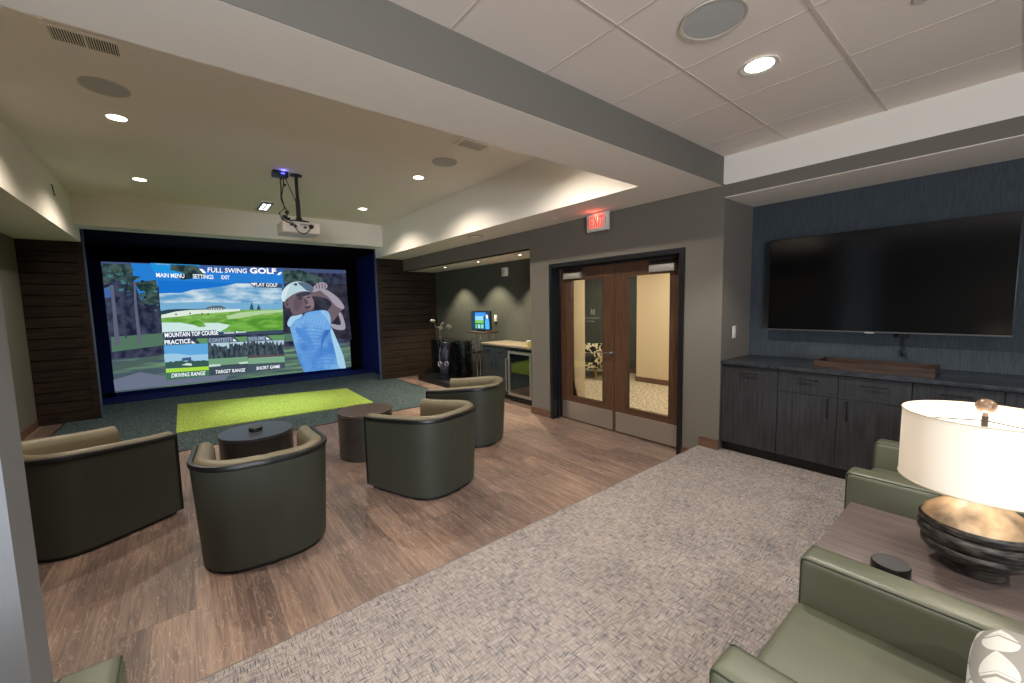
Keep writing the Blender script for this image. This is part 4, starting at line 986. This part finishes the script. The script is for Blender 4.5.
unit(1.762, 'tall', 'charcoal cabinet with one tall door, beside the light switch corner')
unit(1.280, 'two', 'charcoal cabinet with two drawers over two doors, below the wooden tray')
unit(.436, 'two', 'charcoal cabinet with drawers, partly behind the lamp shade')
unit(-.408, 'two', 'charcoal cabinet at the far right, beyond the lamp')
t = thing('media_countertop', (3.985, 1.763, 1.02), 0, 'long dark stone countertop over the niche cabinets', 'countertop')
MB().box(0, .654, -3.0, 0, 0, .031, bev=.003).build('slab', CTOP, t)
t = thing('serving_tray', (4.26, .695, 1.051), 0, 'long walnut wooden tray on the dark countertop', 'tray')
m = MB(); m.box(-.15, .15, -.35, .35, 0, .012); m.box(-.155, -.14, -.355, .355, 0, .058); m.box(.14, .155, -.355, .355, 0, .058); m.box(-.14, .14, -.355, -.34, 0, .058); m.box(-.14, .14, .34, .355, 0, .058)
m.build('tray_body', WALNUT, t)
t = thing('television', (4.5, .775, 1.33), 0, 'large wall mounted flat television, switched off', 'television')
MB().box(.003, .05, -.765, .77, 0, .865, bev=.004).build('casing', BLKPLAST, t)
MB().box(0, .004, -.76, .765, .012, .86).build('screen_glass', TVBLACK, t)
MB().box(-.002, .004, -.765, .77, 0, .01).build('lower_bezel', plain('dark_silver', (120, 120, 122), .3, metal=.7), t)
MB().box(-.004, .004, -.03, .03, -.006, .004).build('logo_bar', ALU, t)
MB().box(.05, .125, -.3, .3, .2, .7).build('wall_bracket', BLKPLAST, t)
m = MB(); m.tube([(.115, -.2, .0 + .05), (.11, -.2, -.05), (.11, -.2, -.2)], .005); m.box(.09, .125, -.235, -.165, -.04, .02); m.box(.1, .13, -.215, -.185, -.19, -.14, bev=.003); m.build('power_cable', BLKPLAST, t)
t = thing('light_switch', (4.265, 1.765, 1.31), 0, 'white rocker light switch on the niche side wall', 'light switch')
MB().box(-.038, .038, -.006, 0, -.062, .062, bev=.002).build('plate', WHTPLAST, t); MB().box(-.017, .017, -.010, -.005, -.034, .034, bev=.001).build('rocker', WHTPLAST, t)

# ------------------------------------------------------------------ lounge armchairs
def armchair(loc, label):
    """faces +y; origin at floor, front centre"""
    t = thing('leather_armchair', loc, 0, label, 'armchair', 'olive leather armchairs on the carpet')
    W, D = .395, .82
    a0_ = .13
    for s_ in (-1, 1):
        m = MB(); m.box(s_ * W, s_ * (W - a0_), -D, 0, .06, .585, bev=.03, seg=4)
        a = m.build('armrest', OLIVE, t)
        p = MB()
        for xx in (s_ * (W - .010), s_ * (W - a0_ + .010)):
            p.tube([(xx, -D + .02, .576), (xx, -.016, .576), (xx, -.010, .571), (xx, -.009, .56), (xx, -.009, .1)], .0036)
        p.build('piping', plain('dark_olive_piping', (44, 50, 38), .45), a)
    MB().box(-W + a0_, W - a0_, -D + .16, -.0, .30, .435, bev=.03, seg=4).build('seat_cushion', OLIVE, t)
    MB().box(-W + a0_ - .004, W - a0_ + .004, -D + .02, -.015, .06, .31, bev=.01).build('seat_frame', OLIVE, t)
    m = MB(); m.box(-W + a0_ - .0, W - a0_ + .0, -D, -D + .18, .30, .80, bev=.04, seg=4); m.build('backrest', OLIVE, t)
    for sx in (-1, 1):
        for y in (-.06, -D + .06): MB().cyl((sx * (W - .06), y, 0), .022, 0, .062, n=16).build('leg', BLKPLAST, t)
    return t
YF = .425
ac = armchair((1.318, YF, PZ), 'olive leather armchair in the foreground with a patterned pillow')
copy_thing(ac, (2.955, .505, PZ), 0, 'olive leather armchair beyond the lamp, in front of cabinets')
copy_thing(ac, (-.575, 1.425, PZ), 0, 'olive leather armchair peeking in at the bottom left corner')
t = thing('throw_pillow', (1.29, -.10, .665), 0, 'white and grey leaf patterned pillow on the foreground armchair', 'pillow')
m = MB(); n = 22; hw, th = .23, .075
grid = {}
for sgn in (1, -1):
    for i in range(n + 1):
        for j in range(n + 1):
            u, v = 2 * i / n - 1, 2 * j / n - 1
            edge = (1 - u ** 4) * (1 - v ** 4); e2 = max(0, edge) ** .45
            px = hw * u * (1 - .07 * (1 - abs(u)) * 0 - .08 * (v * v) * 0); pin = 1 - .10 * (1 - abs(v)) * 0
            rd = 1 - .24 * (abs(u * v) ** 2.2)
            q = (hw * u * rd, sgn * th * e2, hw * v * rd)
            border = i in (0, n) or j in (0, n)
            if border and (i, j, 1) in grid: grid[(i, j, -1)] = grid[(i, j, 1)]
            else: grid[(i, j, sgn)] = m.bm.verts.new(q)
    for i in range(n):
        for j in range(n):
            f = m.bm.faces.new((grid[(i, j, sgn)], grid[(i + 1, j, sgn)], grid[(i + 1, j + 1, sgn)], grid[(i, j + 1, sgn)])); f.smooth = True
m.build('pillow_cover', PFAB, t, sharp=0)
t.rotation_euler = (R(-22), R(0), R(0))

# end table
t = thing('end_table', (2.0, .42, PZ), 0, 'grey brown wooden end table between armchairs, holding the lamp', 'table')
MB().box(-.268, .268, -.80, 0, .515, .553, bev=.004).build('table_top', ENDT, t)
for x in (-.262, .232): MB().box(x, x + .03, -.79, -.01, 0, .515).build('side_panel', ENDT, t)
MB().box(-.232, .232, -.79, -.01, .16, .18).build('shelf', ENDT, t)
puck((1.765, .215, .72), .05, .034, 'black round smart speaker on the end table beside the lamp', 'device')

# table lamp
LX, LY, LZ = 1.99, .045, .72
t = thing('table_lamp', (LX, LY, LZ), 0, 'table lamp with white drum shade and ribbed black stone base', 'lamp')
prof = [(0, 0), (.076, 0), (.082, .006), (.078, .03), (.085, .036), (.118, .045), (.13, .056), (.132, .068), (.124, .076), (.134, .084), (.142, .096), (.142, .108), (.13, .116), (.138, .124), (.14, .134), (.134, .142)]
MB().lathe(prof, n=64).xform(Matrix.Diagonal((.97, .97, 1.2, 1))).build('lamp_base', STONE, t, sharp=60)
prof2 = [(.134, .142), (.128, .15), (.11, .164), (.085, .182), (.05, .2), (.03, .212), (.02, .22), (0, .22)]
MB().lathe(prof2, n=64).xform(Matrix.Diagonal((.97, .97, 1.2, 1))).build('base_cap', STONET, t, sharp=60)['label'] = 'brown stone cap of the lamp base'
MB().tube([(0, 0, .21), (0, 0, .52)], .008, BRONZE).build('stem', BRONZE, t)
s = MB(); s.lathe([(.194, .292), (.194, .525)], n=72); s.lathe([(.1925, .292), (.1925, .525)], n=72)
s = s.build('lamp_shade', SHADE, t)
for z, rr in ((.293, .1940), (.524, .1940)): MB().tube([(rr * cos(2 * pi * i / 72), rr * sin(2 * pi * i / 72), z) for i in range(72)], .0022, n=8, closed=True).build('shade_hem', plain('hem_tape', (206, 190, 166), .7), s)
sp = MB()
for k in range(3): sp.tube([(0, 0, .505), (.188 * cos(k * 2 * pi / 3), .188 * sin(k * 2 * pi / 3), .505)], .002)
sp.build('shade_spider', BRONZE, s)
MB().lathe([(0, .265), (.0, .265)], n=3) if False else None
f = MB(); f.lathe([(0, .515), (.007, .516), (.006, .53), (.014, .533), (.022, .541), (.025, .553), (.022, .565), (.013, .574), (0, .577)], n=28); f.build('finial', plain('bronze_stone', (120, 96, 76), .25, spec=.6, noise=.4, nscale=40), t)
MB().lathe([(0, .33), (.02, .335), (.032, .365), (.028, .395), (.014, .42), (0, .425)], n=24).build('light_bulb', emis((255, 226, 180), 6, 'warm_bulb'), t)
light('POINT', 'bulb_glow', (0, 0, .42), 6, (1, .9, .78), t, size=.035)
m = MB(); m.tube([(.08, -.03, .012), (.14, -.07, .005), (.2, -.12, .005), (.28, -.2, .005)], .003); m.build('cord', WHTPLAST, t)

# ------------------------------------------------------------------ unseen window added behind the camera, its daylight enlarged as fill
m = MB(); m.box(-3.0, -.8, -3.6, -3.57, .9, .95); m.box(-3.0, -.8, -3.6, -3.57, 2.25, 2.3); 
for x in (-3.0, -1.93, -.85): m.box(x, x + .05, -3.6, -3.57, .95, 2.25)
struct('window_added', m, WHTPLAST)
light('AREA', 'window_fill_light', (-1.9, -3.5, 1.6), 270, (.84, .92, 1), size=2.2, sy=1.3, rot=(R(90), 0, 0))

# ------------------------------------------------------------------ world
w = bpy.data.worlds.new('world'); SC.world = w; w.use_nodes = True
w.node_tree.nodes['Background'].inputs['Color'].default_value = (.6, .65, .7, 1); w.node_tree.nodes['Background'].inputs['Strength'].default_value = .02
